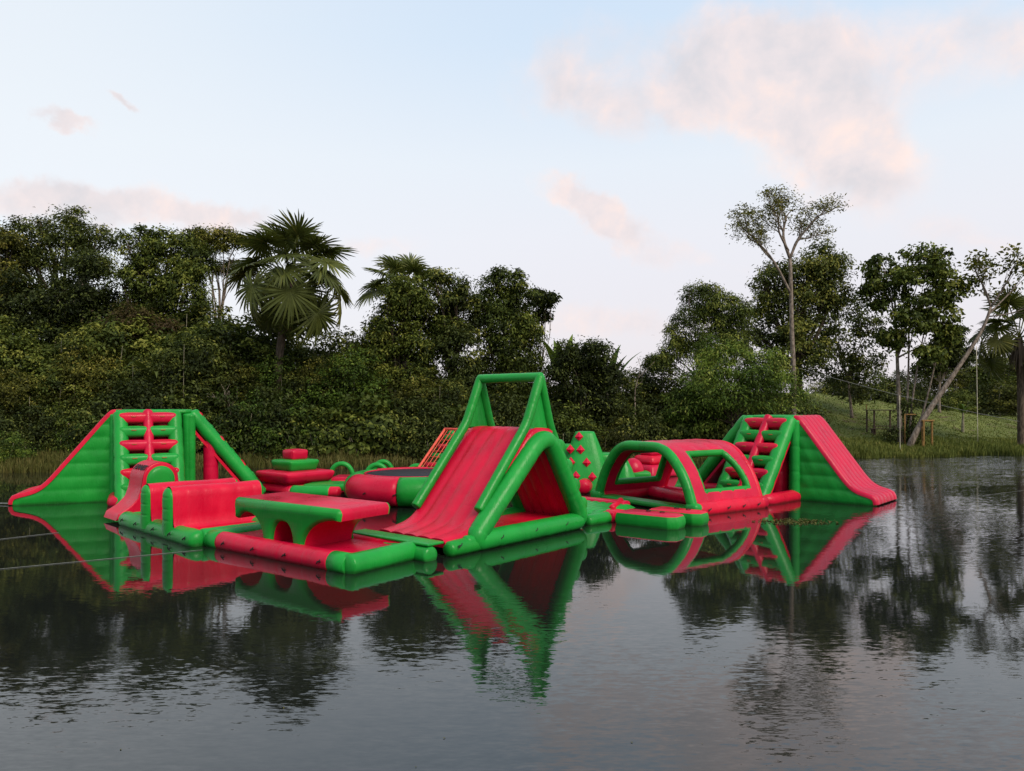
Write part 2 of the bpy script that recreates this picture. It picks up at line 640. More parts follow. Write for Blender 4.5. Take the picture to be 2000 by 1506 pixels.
m, t = new_mat("grassy_ground")
tcn = t.n('ShaderNodeTexCoord')
n1 = t.n('ShaderNodeTexNoise', i_Scale=0.35, i_Detail=5.0)
n2 = t.n('ShaderNodeTexNoise', i_Scale=5.0, i_Detail=6.0, i_Roughness=0.7)
n3 = t.n('ShaderNodeTexNoise', i_Scale=0.9, i_Detail=4.0)
for n_ in (n1, n2, n3):
    t.l(tcn.outputs['Object'], n_.inputs['Vector'])
ca = t.mix(t.maprange(n1.outputs[0], 0.35, 0.65), (0.075, 0.102, 0.022), (0.13, 0.16, 0.036))
cb = t.mix(t.maprange(n2.outputs[0], 0.4, 0.7), ca, (0.135, 0.13, 0.04))
cc = t.mix(t.maprange(n3.outputs[0], 0.56, 0.72), cb, (0.10, 0.075, 0.042))
sp = t.n('ShaderNodeSeparateXYZ')
t.l(tcn.outputs['Object'], sp.inputs[0])
wet = t.maprange(sp.outputs[2], 0.02, 0.25)
cd = t.mix(wet, (0.03, 0.026, 0.016), cc)
b = t.n('ShaderNodeBsdfPrincipled')
t.l(cd, b.inputs['Base Color'])
b.inputs['Roughness'].default_value = 0.9
b.inputs['Specular IOR Level'].default_value = 0.15
bp = t.n('ShaderNodeBump', i_Strength=0.7, i_Distance=0.15)
t.l(n2.outputs[0], bp.inputs['Height'])
t.l(bp.outputs[0], b.inputs['Normal'])
finish(t, b.outputs[0])
tag(link_mesh("ground", gm, m), kind='structure')

# water: dark, mirror-like; small wind waves whose strength changes in patches
m, t = new_mat("lake_water")
tcn = t.n('ShaderNodeTexCoord')
sp = t.n('ShaderNodeSeparateXYZ')
t.l(tcn.outputs['Object'], sp.inputs[0])
def waves(sx, sy, rot, detail=2.0, w0=0.0):
    mp = t.n('ShaderNodeMapping')
    mp.inputs['Scale'].default_value = (sx, sy, 1)
    mp.inputs['Rotation'].default_value = (0, 0, R(rot))
    mp.inputs['Location'].default_value = (w0, w0 * 1.7, w0)
    t.l(tcn.outputs['Object'], mp.inputs['Vector'])
    nn = t.n('ShaderNodeTexNoise', i_Scale=1.0, i_Detail=detail, i_Roughness=0.5)
    t.l(mp.outputs[0], nn.inputs['Vector'])
    s = t.n('ShaderNodeVectorMath', operation='SUBTRACT')
    t.l(nn.outputs['Color'], s.inputs[0])
    s.inputs[1].default_value = (0.5, 0.5, 0.5)
    return s.outputs[0]
def vscale(v, f):
    s = t.n('ShaderNodeVectorMath', operation='SCALE')
    t.l(v, s.inputs[0])
    if isinstance(f, (int, float)): s.inputs['Scale'].default_value = f
    else: t.l(f, s.inputs['Scale'])
    return s.outputs[0]
def vadd(a, b_):
    s = t.n('ShaderNodeVectorMath', operation='ADD')
    t.l(a, s.inputs[0]); t.l(b_, s.inputs[1])
    return s.outputs[0]
wa = waves(3.4, 13.0, 8, 2.5, 0)
wb = waves(9.0, 34.0, -10, 2.0, 5)
wc = waves(0.5, 1.3, 20, 1.0, 9)
patch = t.n('ShaderNodeTexNoise', i_Scale=0.11, i_Detail=3.0, i_Roughness=0.5)
t.l(tcn.outputs['Object'], patch.inputs['Vector'])
pf = t.maprange(patch.outputs[0], 0.36, 0.66, 0.35, 1.25)
near = t.maprange(sp.outputs[1], 21.0, 11.0, 0.0, 1.0)           # breeze on the open near water
right = t.maprange(sp.outputs[0], 5.0, 22.0, 0.0, 1.0)           # and on the open right arm
calm = t.math('MAXIMUM', near, right)
amp = t.math('MULTIPLY', pf, t.math('ADD', 0.12, t.math('MULTIPLY', calm, 0.88)))
far = t.math('MULTIPLY', t.maprange(sp.outputs[1], 42.0, 49.0), t.maprange(sp.outputs[0], 16.0, 24.0))
amp = t.math('ADD', amp, t.math('MULTIPLY', far, 5.0))
rgt = t.math('MULTIPLY', t.maprange(sp.outputs[0], 9.0, 18.0), t.maprange(sp.outputs[1], 14.0, 24.0))
amp = t.math('ADD', amp, t.math('MULTIPLY', rgt, t.math('MULTIPLY', pf, 1.1)))
slope = vadd(vadd(vscale(wa, 0.10), vscale(wb, 0.085)), vscale(wc, 0.025))
near2 = t.maprange(sp.outputs[1], 14.0, 9.0, 0.0, 0.35)
amp = t.math('ADD', amp, t.math('MULTIPLY', near2, pf))
slope = vscale(slope, amp)
ml = t.n('ShaderNodeVectorMath', operation='MULTIPLY')
t.l(slope, ml.inputs[0]); ml.inputs[1].default_value = (0.55, 1.0, 0.0)
ad = t.n('ShaderNodeVectorMath', operation='ADD')
t.l(ml.outputs[0], ad.inputs[0]); ad.inputs[1].default_value = (0, 0, 1)
nm = t.n('ShaderNodeVectorMath', operation='NORMALIZE')
t.l(ad.outputs[0], nm.inputs[0])
b = t.n('ShaderNodeBsdfPrincipled')
b.inputs['Base Color'].default_value = (0.009, 0.0105, 0.009, 1)
b.inputs['Roughness'].default_value = 0.03
b.inputs['IOR'].default_value = 1.7
b.inputs['Specular IOR Level'].default_value = 0.5
t.l(nm.outputs[0], b.inputs['Normal'])
finish(t, b.outputs[0])
wm = MB()
wm.add([(-500, -60, 0), (500, -60, 0), (500, 120, 0), (-500, 120, 0)], [(0, 1, 2, 3)])
tag(wm.build("water", m, smooth=False), kind='structure')
# ------------------------------------------------------------------ inflatables
def off(pts, o):
    return [Vector(p) - o for p in pts]

def handle_mesh():
    mb = MB()
    mb.tube(fillet([(-0.09, -0.0, 0.0), (-0.09, -0.05, 0.0), (0.09, -0.05, 0.0), (0.09, 0.0, 0.0)], 0.04, 3), 0.018, seg=6, cap=0.2)
    mb.rbox((0, 0.0, 0), (0.24, 0.02, 0.12), 0.008, nin=1, nr=1)
    me_o = mb.build("handle", ORANGE)
    me = me_o.data
    bpy.data.objects.remove(me_o)
    return me
HANDLE = handle_mesh()
def strap_mesh():
    mb = MB()
    mb.rbox((0, 0, 0), (0.15, 0.012, 0.03), 0.005, nin=1, nr=1)
    mb.tube([(-0.07, -0.015, -0.05), (-0.02, -0.035, -0.01), (0.03, -0.035, 0.01), (0.07, -0.015, 0.06)], 0.016, seg=6, cap=0.2)
    o = mb.build("strap", BLACK)
    me = o.data
    bpy.data.objects.remove(o)
    return me
STRAP = strap_mesh()
def put(me, name, parent, loc, face):
    """small fitting on a surface, its -Y towards direction face"""
    o = bpy.data.objects.new(name, me)
    COL.objects.link(o)
    o.parent = parent
    o.location = loc
    f = Vector(face).normalized()
    o.rotation_euler = (-f).to_track_quat('Y', 'Z').to_euler()
    return o

def climb_wall(root, o, TL, TR, FL, FR, rows=6, first_red=True, fittings=True):
    """leaning ladder wall: two beams, spine, alternating rungs on a sloping back sheet"""
    TL, TR, FL, FR = [Vector(p) - o for p in (TL, TR, FL, FR)]
    def W(u, v):
        return (TL.lerp(TR, u)).lerp(FL.lerp(FR, u), v)
    ac = (TR - TL).normalized()
    dn = (W(0.5, 1) - W(0.5, 0)).normalized()
    n = dn.cross(ac)
    if n.z < 0: n = -n
    outw = Vector((n.x, n.y, 0)).normalized()
    for u in (0.105, 0.895):
        m_ = MB().tube(resample([W(u, 0.015), W(u, 1.0)], 14), [0.3 + 0.015 * math.sin(k * 2.4) for k in range(15)], seg=20)
        m_.build("wall_beam", GREEN, root)
    MB().tube(resample([W(0.5, 0.0) + n * (0.14 if fittings else -0.05), W(0.5, 1.0) + n * (0.14 if fittings else -0.05)], 8), 0.2, seg=16).build("wall_spine", RED, root)
    b = MB()
    th = -n * 0.12
    c = [W(0.06, 0.05) - n * 0.34, W(0.94, 0.05) - n * 0.34, W(0.94, 1) - n * 0.34, W(0.06, 1) - n * 0.34]
    b.add(c + [p + th for p in c], [(0, 1, 2, 3), (7, 6, 5, 4), (0, 4, 5, 1), (1, 5, 6, 2), (2, 6, 7, 3), (3, 7, 4, 0)])
    b.build("back_sheet", RED, root, smooth=False)
    width = (TR - TL).length
    X = ac
    Y = -outw
    Z = Vector((0, 0, 1))
    Mr = Matrix((X, Y, Z)).transposed()
    for k in range(rows):
        red = (k % 2 == 0) == first_red
        v = (k + 0.36) / (rows + 0.4)
        for uc in (0.29, 0.71):
            L = width * 0.44
            g = MB().rbox(W(uc, v) + n * 0.03, (L, 0.56, 0.45), 0.14, bulge=0.03, M=Mr, nin=3, nr=4)
            ob = g.build("rung", RED if red else GREEN, root)
            if fittings:
                put(HANDLE, "handle", ob, W(uc, v) + n * 0.03 + outw * 0.27 + Vector((0, 0, 0.07)), outw)

def slide_bed(mb, top_a, top_b, path, lanes=5, rib=0.05, thick=0.24, down=None, nl=7):
    """ribbed mattress: path is a list of (run, z) from top to toe; a and b are the two edges"""
    P = [Vector((x, 0, z)) for x, z in path]
    n = len(P)
    nor = []
    for i in range(n):
        a, b = P[max(0, i - 1)], P[min(n - 1, i + 1)]
        d = (b - a).normalized()
        nor.append(Vector((-d.z, 0, d.x)) * (1 if d.x > 0 else 1))
    nor = [q if q.z > 0 or (q.z == 0 and q.x > 0) else -q for q in nor]
    ea, eb = Vector(top_a), Vector(top_b)
    def place(i, v, up):
        q = P[i] + nor[i] * up
        base = ea.lerp(eb, v)
        return Vector((base.x, base.y, 0)) + down * q.x + Vector((0, 0, q.z))
    m_ = lanes * nl
    top = []
    for i in range(n):
        row = []
        for j in range(m_ + 1):
            v = j / m_
            h = rib * abs(math.sin(math.pi * lanes * v)) ** 0.6
            e = min(v, 1 - v)
            row.append(place(i, v, h - (0.05 if e < 1e-6 else 0)))
        row.append(place(i, 1.0, -thick))
        row.append(place(i, 0.0, -thick))
        top.append(row)
    k = len(top[0])
    vs = [p for r_ in top for p in r_]
    fs = []
    for i in range(n - 1):
        for j in range(k):
            j2 = (j + 1) % k
            fs.append((i * k + j, i * k + j2, (i + 1) * k + j2, (i + 1) * k + j))
    fs.append(tuple(range(k)))
    fs.append(tuple((n - 1) * k + j for j in range(k))[::-1])
    mb.add(vs, fs)
    return mb

def path_fillet(pts, rad, n):
    f = fillet([(x, 0, z) for x, z in pts], rad, 6)
    return [(p.x, p.z) for p in resample(f, n)]

def wedge(mb, a, b, down, path, drop, zbot=0.0, rows=22, pitch=0.56, bulge=0.04):
    """side walls under a slide: quilted in level rolls"""
    zmax = max(z for _, z in path) - drop
    def xp(z):
        best = 0.0
        for (x0, z0), (x1, z1) in zip(path, path[1:]):
            za, zb = z0 - drop, z1 - drop
            if (za >= z >= zb) or (zb >= z >= za):
                t_ = 0 if za == zb else (z - za) / (zb - za)
                best = max(best, x0 + (x1 - x0) * t_)
        if z < path[-1][1] - drop:
            best = max(best, path[-1][0] - 0.02)
        return best
    side = (Vector(b) - Vector(a))
    side.z = 0
    w_ = side.normalized()
    zs = [zbot + (zmax - zbot) * k / (rows * 3) for k in range(rows * 3 + 1)]
    na = 16
    for e, sg in ((Vector(a), -1), (Vector(b), 1)):
        def fn(i, j, e=e, sg=sg):
            z = zs[int(round(i * (len(zs) - 1)))]
            X_ = xp(z) * j
            d = bulge * abs(math.sin(math.pi * z / pitch)) ** 0.7 + 0.012 * math.sin(9 * X_ + 5 * z) * math.sin(3.1 * X_)
            d *= min(1, 6 * min(j, 1 - j) + 0.15)
            p = Vector((e.x, e.y, 0)) + down * X_ + w_ * sg * d
            p.z = z
            return p
        mb.grid(fn, len(zs) - 1, na, flip=(sg > 0))
    # toe face and underside keep it solid
    xe = xp(zbot)
    mb.add([Vector((a[0], a[1], zbot)), Vector((b[0], b[1], zbot)), Vector((b[0], b[1], zbot)) + down * xe, Vector((a[0], a[1], zbot)) + down * xe], [(0, 1, 2, 3)])
    mb.add([Vector((a[0], a[1], zbot)), Vector((b[0], b[1], zbot)), Vector((b[0], b[1], zmax)), Vector((a[0], a[1], zmax))], [(0, 3, 2, 1)])
    return mb

def slide_tower(label, group, H, A, B, C, D, wall_dir, wall_reach, third_dir, third_reach, slide_dir, run, wall_to=1.0):
    """platform A,B,C,D (slide on edge A-D, front wall on A-B, third wall on B-C)"""
    A, B, C, D = [Vector((*p, 0)) for p in (A, B, C, D)]
    o = (A + B + C + D) / 4
    root = empty("slide_tower", o, label, "inflatable slide", group)
    up = Vector((0, 0, H))
    a, b, c, d = [p - o for p in (A, B, C, D)]
    z0 = Vector((0, 0, 0))
    # platform deck
    mb = MB()
    ins = [p * 0.97 for p in (a, b, c, d)]
    rim = fillet([p + Vector((0, 0, H - 0.08)) for p in ins], 0.25, 4, closed=True)
    mb.tube(rim, 0.1, seg=14, closed=True)
    cen = sum(rim, Vector()) / len(rim)
    n_ = len(rim)
    mb.add([cen + Vector((0, 0, 0.1))] + [p + Vector((0, 0, 0.06)) for p in rim], [(0, i + 1, (i + 1) % n_ + 1) for i in range(n_)])
    mb.build("platform", GREEN, root)
    # corner posts and red core
    for p in (a, b, c, d):
        q = p * 0.93
        MB().tube(resample([q + Vector((0, 0, 0.15)), q + Vector((0, 0, H - 0.22))], 10), 0.26, seg=18, cap=0.3).build("corner_post", GREEN, root)
    for i, (p, q) in enumerate(((a, b), (b, c), (c, d), (d, a))):
        for t_ in (0.33, 0.67):
            s = p.lerp(q, t_) * 0.8
            MB().tube(resample([s + Vector((0, 0, 0.15)), s + Vector((0, 0, H - 0.3))], 6), 0.42, seg=18, cap=0.3).build("core_column", RED, root)
    wd, td, sd = [Vector((math.cos(R(x)), math.sin(R(x)), 0)) for x in (wall_dir, third_dir, slide_dir)]
    down = Vector((0, 0, -H + 0.15 + 0.05))
    topz = Vector((0, 0, H - 0.15))
    bw = a.lerp(b, wall_to)
    climb_wall(root, z0, a + topz, bw + topz, a + topz + down + wd * wall_reach, bw + topz + down + wd * wall_reach)
    if wall_to < 1:
        MB().tube(resample([b * 1.0 + Vector((0, 0, 0.15)), b * 1.0 + Vector((0, 0, H - 0.25))], 10), 0.2, seg=18, cap=0.3).build("corner_post", GREEN, root)
    climb_wall(root, z0, b + topz, c + topz, b + topz + down + td * third_reach, c + topz + down + td * third_reach, fittings=False)
    # base float round the feet
    fr = [a + wd * wall_reach, b + wd * wall_reach, b, b + td * third_reach, c + td * third_reach, c]
    for (p, q, on) in ((a, b, wd * wall_reach), (b, c, td * third_reach)):
        loop = fillet([p * 0.93, p + on * 0.97, q + on * 0.97, q * 0.93], 0.35, 5)
        MB().tube([v + Vector((0, 0, 0.14)) for v in loop], 0.3, seg=16).build("base_float", RED, root)
    # slide
    path = path_fillet([(-0.1, H), (0.12, H - 0.02), (run * 0.70, 0.85), (run * 0.82, 0.56), (run, 0.42), (run + 0.16, 0.3), (run + 0.2, 0.05)], 0.5, 34)
    inw = (d - a).normalized()
    slide_bed(MB(), a, d, path, lanes=6, rib=0.045, thick=0.14, down=sd).build("slide_bed", RED, root, auto=R(60))
    wedge(MB(), a + inw * 0.05, d - inw * 0.05, sd, path, 0.13).build("slide_side", GREEN, root, auto=R(70))
    for t_ in (0.16, 0.84):
        q = b.lerp(c, t_) * 0.96 + td * third_reach * 0.3
        MB().tube(resample([q + Vector((0, 0, 0.12)), q + Vector((0, 0, H * 0.7 - 0.25))], 6), 0.33, seg=18, cap=0.2).build("support_column", RED, root)
    return root

# left tower: slide to the left, ladder wall towards the camera, second wall to the right
def pol(p, deg, r):
    return (p[0] + r * math.cos(R(deg)), p[1] + r * math.sin(R(deg)))
LA = (-17.3, 32.3)
LB = (-14.55, 33.75)
slide_tower("red and green inflatable tower at left, its slide running down to the left", "slide towers", 3.95,
            LA, LB, pol(LB, 112, 2.7), pol(LA, 112, 2.7), 300, 1.9, 22, 3.0, 202, 3.65, 0.87)
RA = (12.5, 32.8)
RB = (10.85, 34.7)
slide_tower("red and green inflatable tower at right, its ribbed slide running down to the right", "slide towers", 3.68,
            RA, RB, pol(RB, 48, 2.7), pol(RA, 48, 2.85), 219, 2.4, 145, 2.8, 320, 3.1)

U_DEG = 50.0     # common bearing of the course: u runs away to the right, v away to the left
def frame(deg):
    c, s = math.cos(R(deg)), math.sin(R(deg))
    return Vector((c, s, 0)), Vector((-s, c, 0))

# ---- big slide in the middle
def big_slide():
    root = empty("big_slide", (-1.63, 20.4, 0), "tall red slide with green tube frame arching over its top", "inflatable slide", rz=R(49.5))
    Wd = 3.25
    prof = path_fillet([(4.9, 3.38), (4.1, 3.45), (3.75, 3.25), (1.35, 0.70), (0.8, 0.5), (0.0, 0.42)], 0.55, 40)
    # bed runs over the crest down to the toe
    path = [(-x, z) for x, z in prof]
    slide_bed(MB(), (0, 0.3, 0), (0, Wd - 0.1, 0), path, lanes=5, rib=0.045, thick=0.2, down=Vector((-1, 0, 0))).build("slide_bed", RED, root, auto=R(60))
    for y in (0.22, Wd - 0.55):
        s = 1 if y < 1 else -1
        mb = MB()
        loop = fillet([(1.0, y, 0.25), (6.42, y, 0.25), (4.64, y, 3.06), (4.04, y, 3.06)] if s > 0 else [(2.0, y, 0.25), (6.42, y, 0.25), (4.64, y, 2.8), (4.4, y, 2.8)], [0.4, 0.5, 0.55, 0.45], 6, closed=True)
        mb.tube(loop, 0.3, seg=20, closed=True)
        mb.build("side_frame", GREEN, root)
        mb = MB()
        if s < 0: y -= 0.1
        mb.tube(fillet([(0.1, y, 0.18), (0.8, y, 0.19), (1.15, y, 0.2), (1.5, y, 0.22)], 0.4, 5), [0.23 if s > 0 else 0.16] + [0.24 if s > 0 else 0.16] * 13, seg=18)
        mb.build("toe_tube", GREEN, root)
        # gusset that fills the foot of the front leg
        MB().rbox((1.05, y, 0.3 if s > 0 else 0.2), (0.8, 0.4, 0.36), 0.17, nin=2).build("foot_gusset", GREEN, root)
    # rear climb: sloping sheet with four fat step rolls
    mb = MB()
    n = Vector((0.838, 0, 0.545))
    c = [Vector((4.62, 0.35, 3.0)), Vector((4.62, Wd - 0.35, 3.0)), Vector((6.3, Wd - 0.35, 0.35)), Vector((6.3, 0.35, 0.35))]
    nr = 24
    def under(i, j):
        p = c[0].lerp(c[1], i).lerp(c[3].lerp(c[2], i), j)
        return p - n * (0.12 + 0.05 * abs(math.sin(math.pi * 6 * i)) ** 0.6)
    def over(i, j):
        return c[0].lerp(c[1], i).lerp(c[3].lerp(c[2], i), j) + n * 0.16
    mb.grid(under, 48, 2)
    mb.grid(over, 2, 2, flip=True)
    mb.build("rear_sheet", RED, root)
    for k in range(4):
        t_ = 0.1 + 0.25 * k
        p = c[0].lerp(c[3], t_)
        MB().tube([(p.x + 0.22, 0.06, p.z + 0.08), (p.x + 0.22, Wd - 0.06, p.z + 0.08)], 0.25, seg=16, cap=0.3).build("step_roll", GREEN, root)
    MB().rbox((3.75, Wd / 2, 0.3), (4.9, Wd - 0.8, 0.16), 0.07, nin=3, nr=2).build("floor_sheet", RED, root)
    # hand rails rising into the gantry
    top = (4.4, 5.08)
    for y in (0.42, Wd - 0.2):
        fr = fillet([(1.5 if y < 1 else 1.42, y, 1.1 if y < 1 else 1.0), (3.7, y, 3.56), (top[0], y, top[1])], 0.25, 4)
        MB().tube(fr, 0.16, seg=16, cap=0.25).build("front_rail", GREEN, root)
        bk = fillet([(top[0], y, top[1]), (4.92, y, 3.46), (6.42, y, 0.98)], 0.25, 4)
        MB().tube(bk, 0.15, seg=16, cap=0.25).build("rear_rail", GREEN, root)
        mb = MB()
        A_, B_, C_ = Vector((3.8, y, 3.45)), Vector((4.85, y, 3.42)), Vector((4.38, y, 4.75))
        def web(i, j, A_=A_, B_=B_, C_=C_):
            q = A_.lerp(B_, i).lerp(C_, j)
            q.y += 0.03 * math.sin(i * 21 + j * 9) * (1 - j) * math.sin(i * math.pi)
            return q
        mb.grid(web, 14, 8)
        mb.grid(lambda i, j: web(i, j) + Vector((0, 0.02, 0)), 14, 8, flip=True)
        mb.build("gusset_web", GREEN, root)
    MB().tube([(top[0], 0.38, top[1]), (top[0], Wd - 0.16, top[1])], 0.155, seg=16, cap=0.2).build("top_bar", GREEN, root)
    for x in (0.25, 2.0, 3.6, 5.2):
        put(STRAP, "strap", root, (x, -0.04, 0.3), (0, -1, 0))
    return root
big_slide()

# ---- mushroom table on its square float
def table_float():
    rz = R(54.0)
    root = empty("table_float", (-3.95, 18.25, 0), "low green and red mushroom table standing on a square tube float", "inflatable table", rz=rz)
    L, D, r = 6.6, 2.75, 0.29
    zc = 0.17
    MB().tube([(0.31, 0.34, zc), (0.31, 0.34 + 0.62, zc)], r, seg=20, cap=0.05).build("corner_tube", GREEN, root)
    MB().tube(resample([(0.31, 0.97, zc), (0.31, 5.85, zc + 0.0)], 10), r, seg=20, cap=0.04).build("front_tube", RED, root)
    MB().tube([(0.31, 5.86, zc), (0.31, 6.4, zc)], r, seg=20, cap=0.2).build("corner_tube", GREEN, root)
    MB().tube(resample([(0.2, 0.3, zc + 0.003), (D, 0.3, zc + 0.003)], 6), r + 0.004, seg=20, cap=0.35).build("side_tube", GREEN, root)
    MB().tube(resample([(0.35, 6.3, zc + 0.003), (D + 0.2, 6.3, zc + 0.003)], 6), r + 0.004, seg=20, cap=0.35).build("side_tube", GREEN, root)
    MB().tube(resample([(D - 0.12, 0.6, zc), (D - 0.12, 6.0, zc)], 6), r - 0.02, seg=18, cap=0.3).build("rear_tube", RED, root)
    MB().rbox((D / 2 + 0.1, 3.3, 0.2), (2.3, 5.8, 0.2), 0.08, nin=2, nr=2).build("floor_sheet", RED, root)
    # table profile (y, z), counter-clockwise seen from the near side
    y0, y1, zt, zb = 1.05, 5.6, 1.47, 1.15
    def curve(pts, n=7):
        f = fillet([(p[0], p[1], 0) for p in pts], 0.5, n)
        return [(q.x, q.y) for q in f]
    legs = (2.75, 4.05)
    P = [(y0, zb), (y0 - 0.04, zb + 0.18), (y0, zt - 0.05), (y0 + 0.07, zt), (y1 - 0.07, zt), (y1, zt - 0.05), (y1 + 0.04, zb + 0.1), (y1, zb - 0.26), (y1 - 0.1, zb - 0.3), (y1 - 0.2, zb - 0.2), (y1 - 0.33, zb - 0.11)]
    # left flare down to the left leg
    def cosflare(ya, za, yb, zb_, n=12, k=0.85):
        o = []
        for i in range(n + 1):
            t_ = i / n
            th = t_ * math.pi / 2
            o.append((ya + (yb - ya) * math.sin(th) ** k, za + (zb_ - za) * (1 - math.cos(th)) ** 1.0))
        return o
    zf = 0.26
    P += cosflare(y1 - 0.48, zb - 0.08, legs[1] + 0.2, zf)
    P += [(legs[1] - 0.16, zf)]
    mid = (legs[0] + legs[1]) / 2
    P += [(mid + (legs[1] - 0.16 - mid) * math.cos(th) ** 0.7, zf + 0.68 * math.sin(th)) for th in [math.pi / 2 * k / 8 for k in range(1, 9)]]
    P += [(mid - (mid - legs[0] - 0.18) * math.cos(th) ** 0.7, zf + 0.68 * math.sin(th)) for th in [math.pi / 2 * k / 8 for k in range(7, -1, -1)]]
    P += [(legs[0] - 0.2, zf)]
    P += [q for q in cosflare(y0 + 0.04, zb, legs[0] - 0.2, zf)[::-1]][1:]
    P = [p for i, p in enumerate(P) if (Vector(p) - Vector(P[i - 1])).length > 1e-4]
    area = sum(P[i - 1][0] * P[i][1] - P[i][0] * P[i - 1][1] for i in range(len(P)))
    if area < 0: P = P[::-1]
    Mx0, Mx1 = 0.62, 2.3
    pl = lambda p, d: Vector((d, p.x, p.y))
    MB().skin(P, pl, Mx0, Mx1, 6).build("table_body", RED, root, auto=R(50))
    MB().cap(P, lambda p, o_: Vector((Mx0 - o_, p.x, p.y)), 1, ((0, 0.0), (0.012, 0.05), (0.05, 0.1), (0.1, 0.13))).build("table_face", GREEN, root, auto=R(60))
    MB().cap(P, lambda p, o_: Vector((Mx1 + o_, p.x, p.y)), 1, ((0, 0.0), (0.012, 0.05), (0.05, 0.09), (0.1, 0.11))).build("table_face", GREEN, root, auto=R(60))
    for y in (1.2, 2.6, 4.0, 5.4):
        put(STRAP, "strap", root, (0.0, y, 0.2), (-1, 0, 0))
    return root
table_float()

# green joining mat between table float and big slide
def joining_mat():
    u, v = frame(51)
    p = Vector((-1.9, 20.2, 0))
    root = empty("joining_mat", p, "narrow green mat joining the table float to the foot of the tall slide", "inflatable mat", rz=R(51))
    MB().tube(resample([(-0.3, 0.15, 0.12), (-0.3, 3.3, 0.12)], 6), 0.26, seg=18, cap=0.35).build("tube", GREEN, root)
    MB().rbox((-0.12, 1.75, 0.42), (0.62, 3.3, 0.07), 0.03, nin=3, nr=2).build("flap", GREEN, root)
joining_mat()

# ---- hurdles
def hurdle_float():
    p0, p1 = Vector((-9.35, 21.75, 0)), Vector((-13.75, 25.95, 0))
    v = (p1 - p0)
    Lv = v.length
    v.normalize()
    rz = math.atan2(v.y, v.x) - math.pi / 2
    root = empty("hurdle_float", p0, "green float carrying two red walls with rounded tops", "inflatable hurdles", rz=rz)
    r, zc, D = 0.3, 0.16, 3.15
    MB().tube(resample([(0.3, 0.28, zc), (0.3, Lv - 0.1, zc)], 12), [r + 0.012 * math.sin(k * 2.1) for k in range(13)], seg=20, cap=0.6).build("side_tube", GREEN, root)
    MB().tube(resample([(D - 0.3, 0.28, zc), (D - 0.3, Lv - 0.1, zc)], 12), r, seg=20, cap=0.5).build("side_tube", GREEN, root)
    MB().tube([(0.45, 0.3, zc + 0.05), (D - 0.4, 0.3, zc + 0.05)], r - 0.02, seg=18, cap=0.3).build("end_tube", GREEN, root)
    MB().tube([(0.45, Lv - 0.35, zc), (D - 0.4, Lv - 0.35, zc)], r - 0.02, seg=18, cap=0.3).build("end_tube", GREEN, root)
    MB().rbox((D / 2, Lv / 2, 0.27), (D - 0.75, Lv - 0.8, 0.16), 0.06, nin=3, nr=2).build("floor_sheet", RED, root)
    for yc, h in ((1.95, 1.64), (3.72, 1.6)):
        hw, n = 0.24, 10
        P = []
        zf = 0.3
        P.append((yc - 0.62, zf)); P.append((yc - 0.45, zf + 0.05))
        P.append((yc - 0.36, zf + 0.2)); P.append((yc - 0.31, zf + 0.45))
        rt = 0.29
        for k in range(n + 1):
            th = math.pi * (1 - k / n)
            P.append((yc + rt * math.cos(th), h - rt * 1.15 + rt * 1.15 * math.sin(th)))
        P += [(yc + 0.31, zf + 0.45), (yc + 0.36, zf + 0.2), (yc + 0.45, zf + 0.05), (yc + 0.62, zf)]
        P = P[::-1]
        nd = 60
        # red body, slightly quilted along its length
        def pl(p, d):
            k = 0.02 * abs(math.sin(math.pi * d / 0.55)) ** 0.5
            off_ = (p.x - yc)
            g = 1 + k / max(0.1, abs(off_)) if p.y > zf + 0.35 else 1
            return Vector((d, yc + off_ * g, p.y + (0.012 * math.sin(d * 2.0))))
        body = MB().skin(P, pl, 0.12, D - 0.1, nd).build("hurdle_wall", RED, root, auto=R(60))
        # green fingers at both ends, seamed and stitched
        Q = [(yc - 0.24, 0.2)]
        for k in range(n + 1):
            th = math.pi * (1 - k / n)
            Q.append((yc + 0.235 * math.cos(th), h - 0.02 - 0.3 + 0.3 * math.sin(th)))
        Q += [(yc + 0.24, 0.2)]
        Q = [(a_, b_) for a_, b_ in Q][::-1]
        # resample sides
        for xe, sg in ((0.12, -1), (D - 0.1, 1)):
            m_ = MB()
            def fn(i, j, xe=xe, sg=sg):
                z = 0.15 + (h - 0.03 - 0.15) * i
                top = h - 0.03
                zz = max(0, (z - (top - 0.33)) / 0.33)
                half = (0.3 + 0.05 * max(0, 0.5 - z)) * math.sqrt(max(0.0, 1 - zz * zz))
                th = math.pi * j
                seam = 1 - 0.16 * max(0, 1 - abs(((z - 0.42) % 0.36) - 0.18) / 0.03) * (1 if 0.5 < z < h - 0.25 else 0)
                return Vector((xe + sg * (0.17 * math.sin(th) * seam * math.sqrt(max(0, 1 - zz * zz * 0.9))), yc + half * math.cos(th), z))
            m_.grid(fn, 44, 12)
            m_.build("hurdle_end", GREEN, root)
    for y in (0.5, 1.6, 2.9, 4.4, 5.6):
        put(STRAP, "strap", root, (-0.01, y, 0.22), (-1, 0, 0.3))
    return root
hurdle_float()

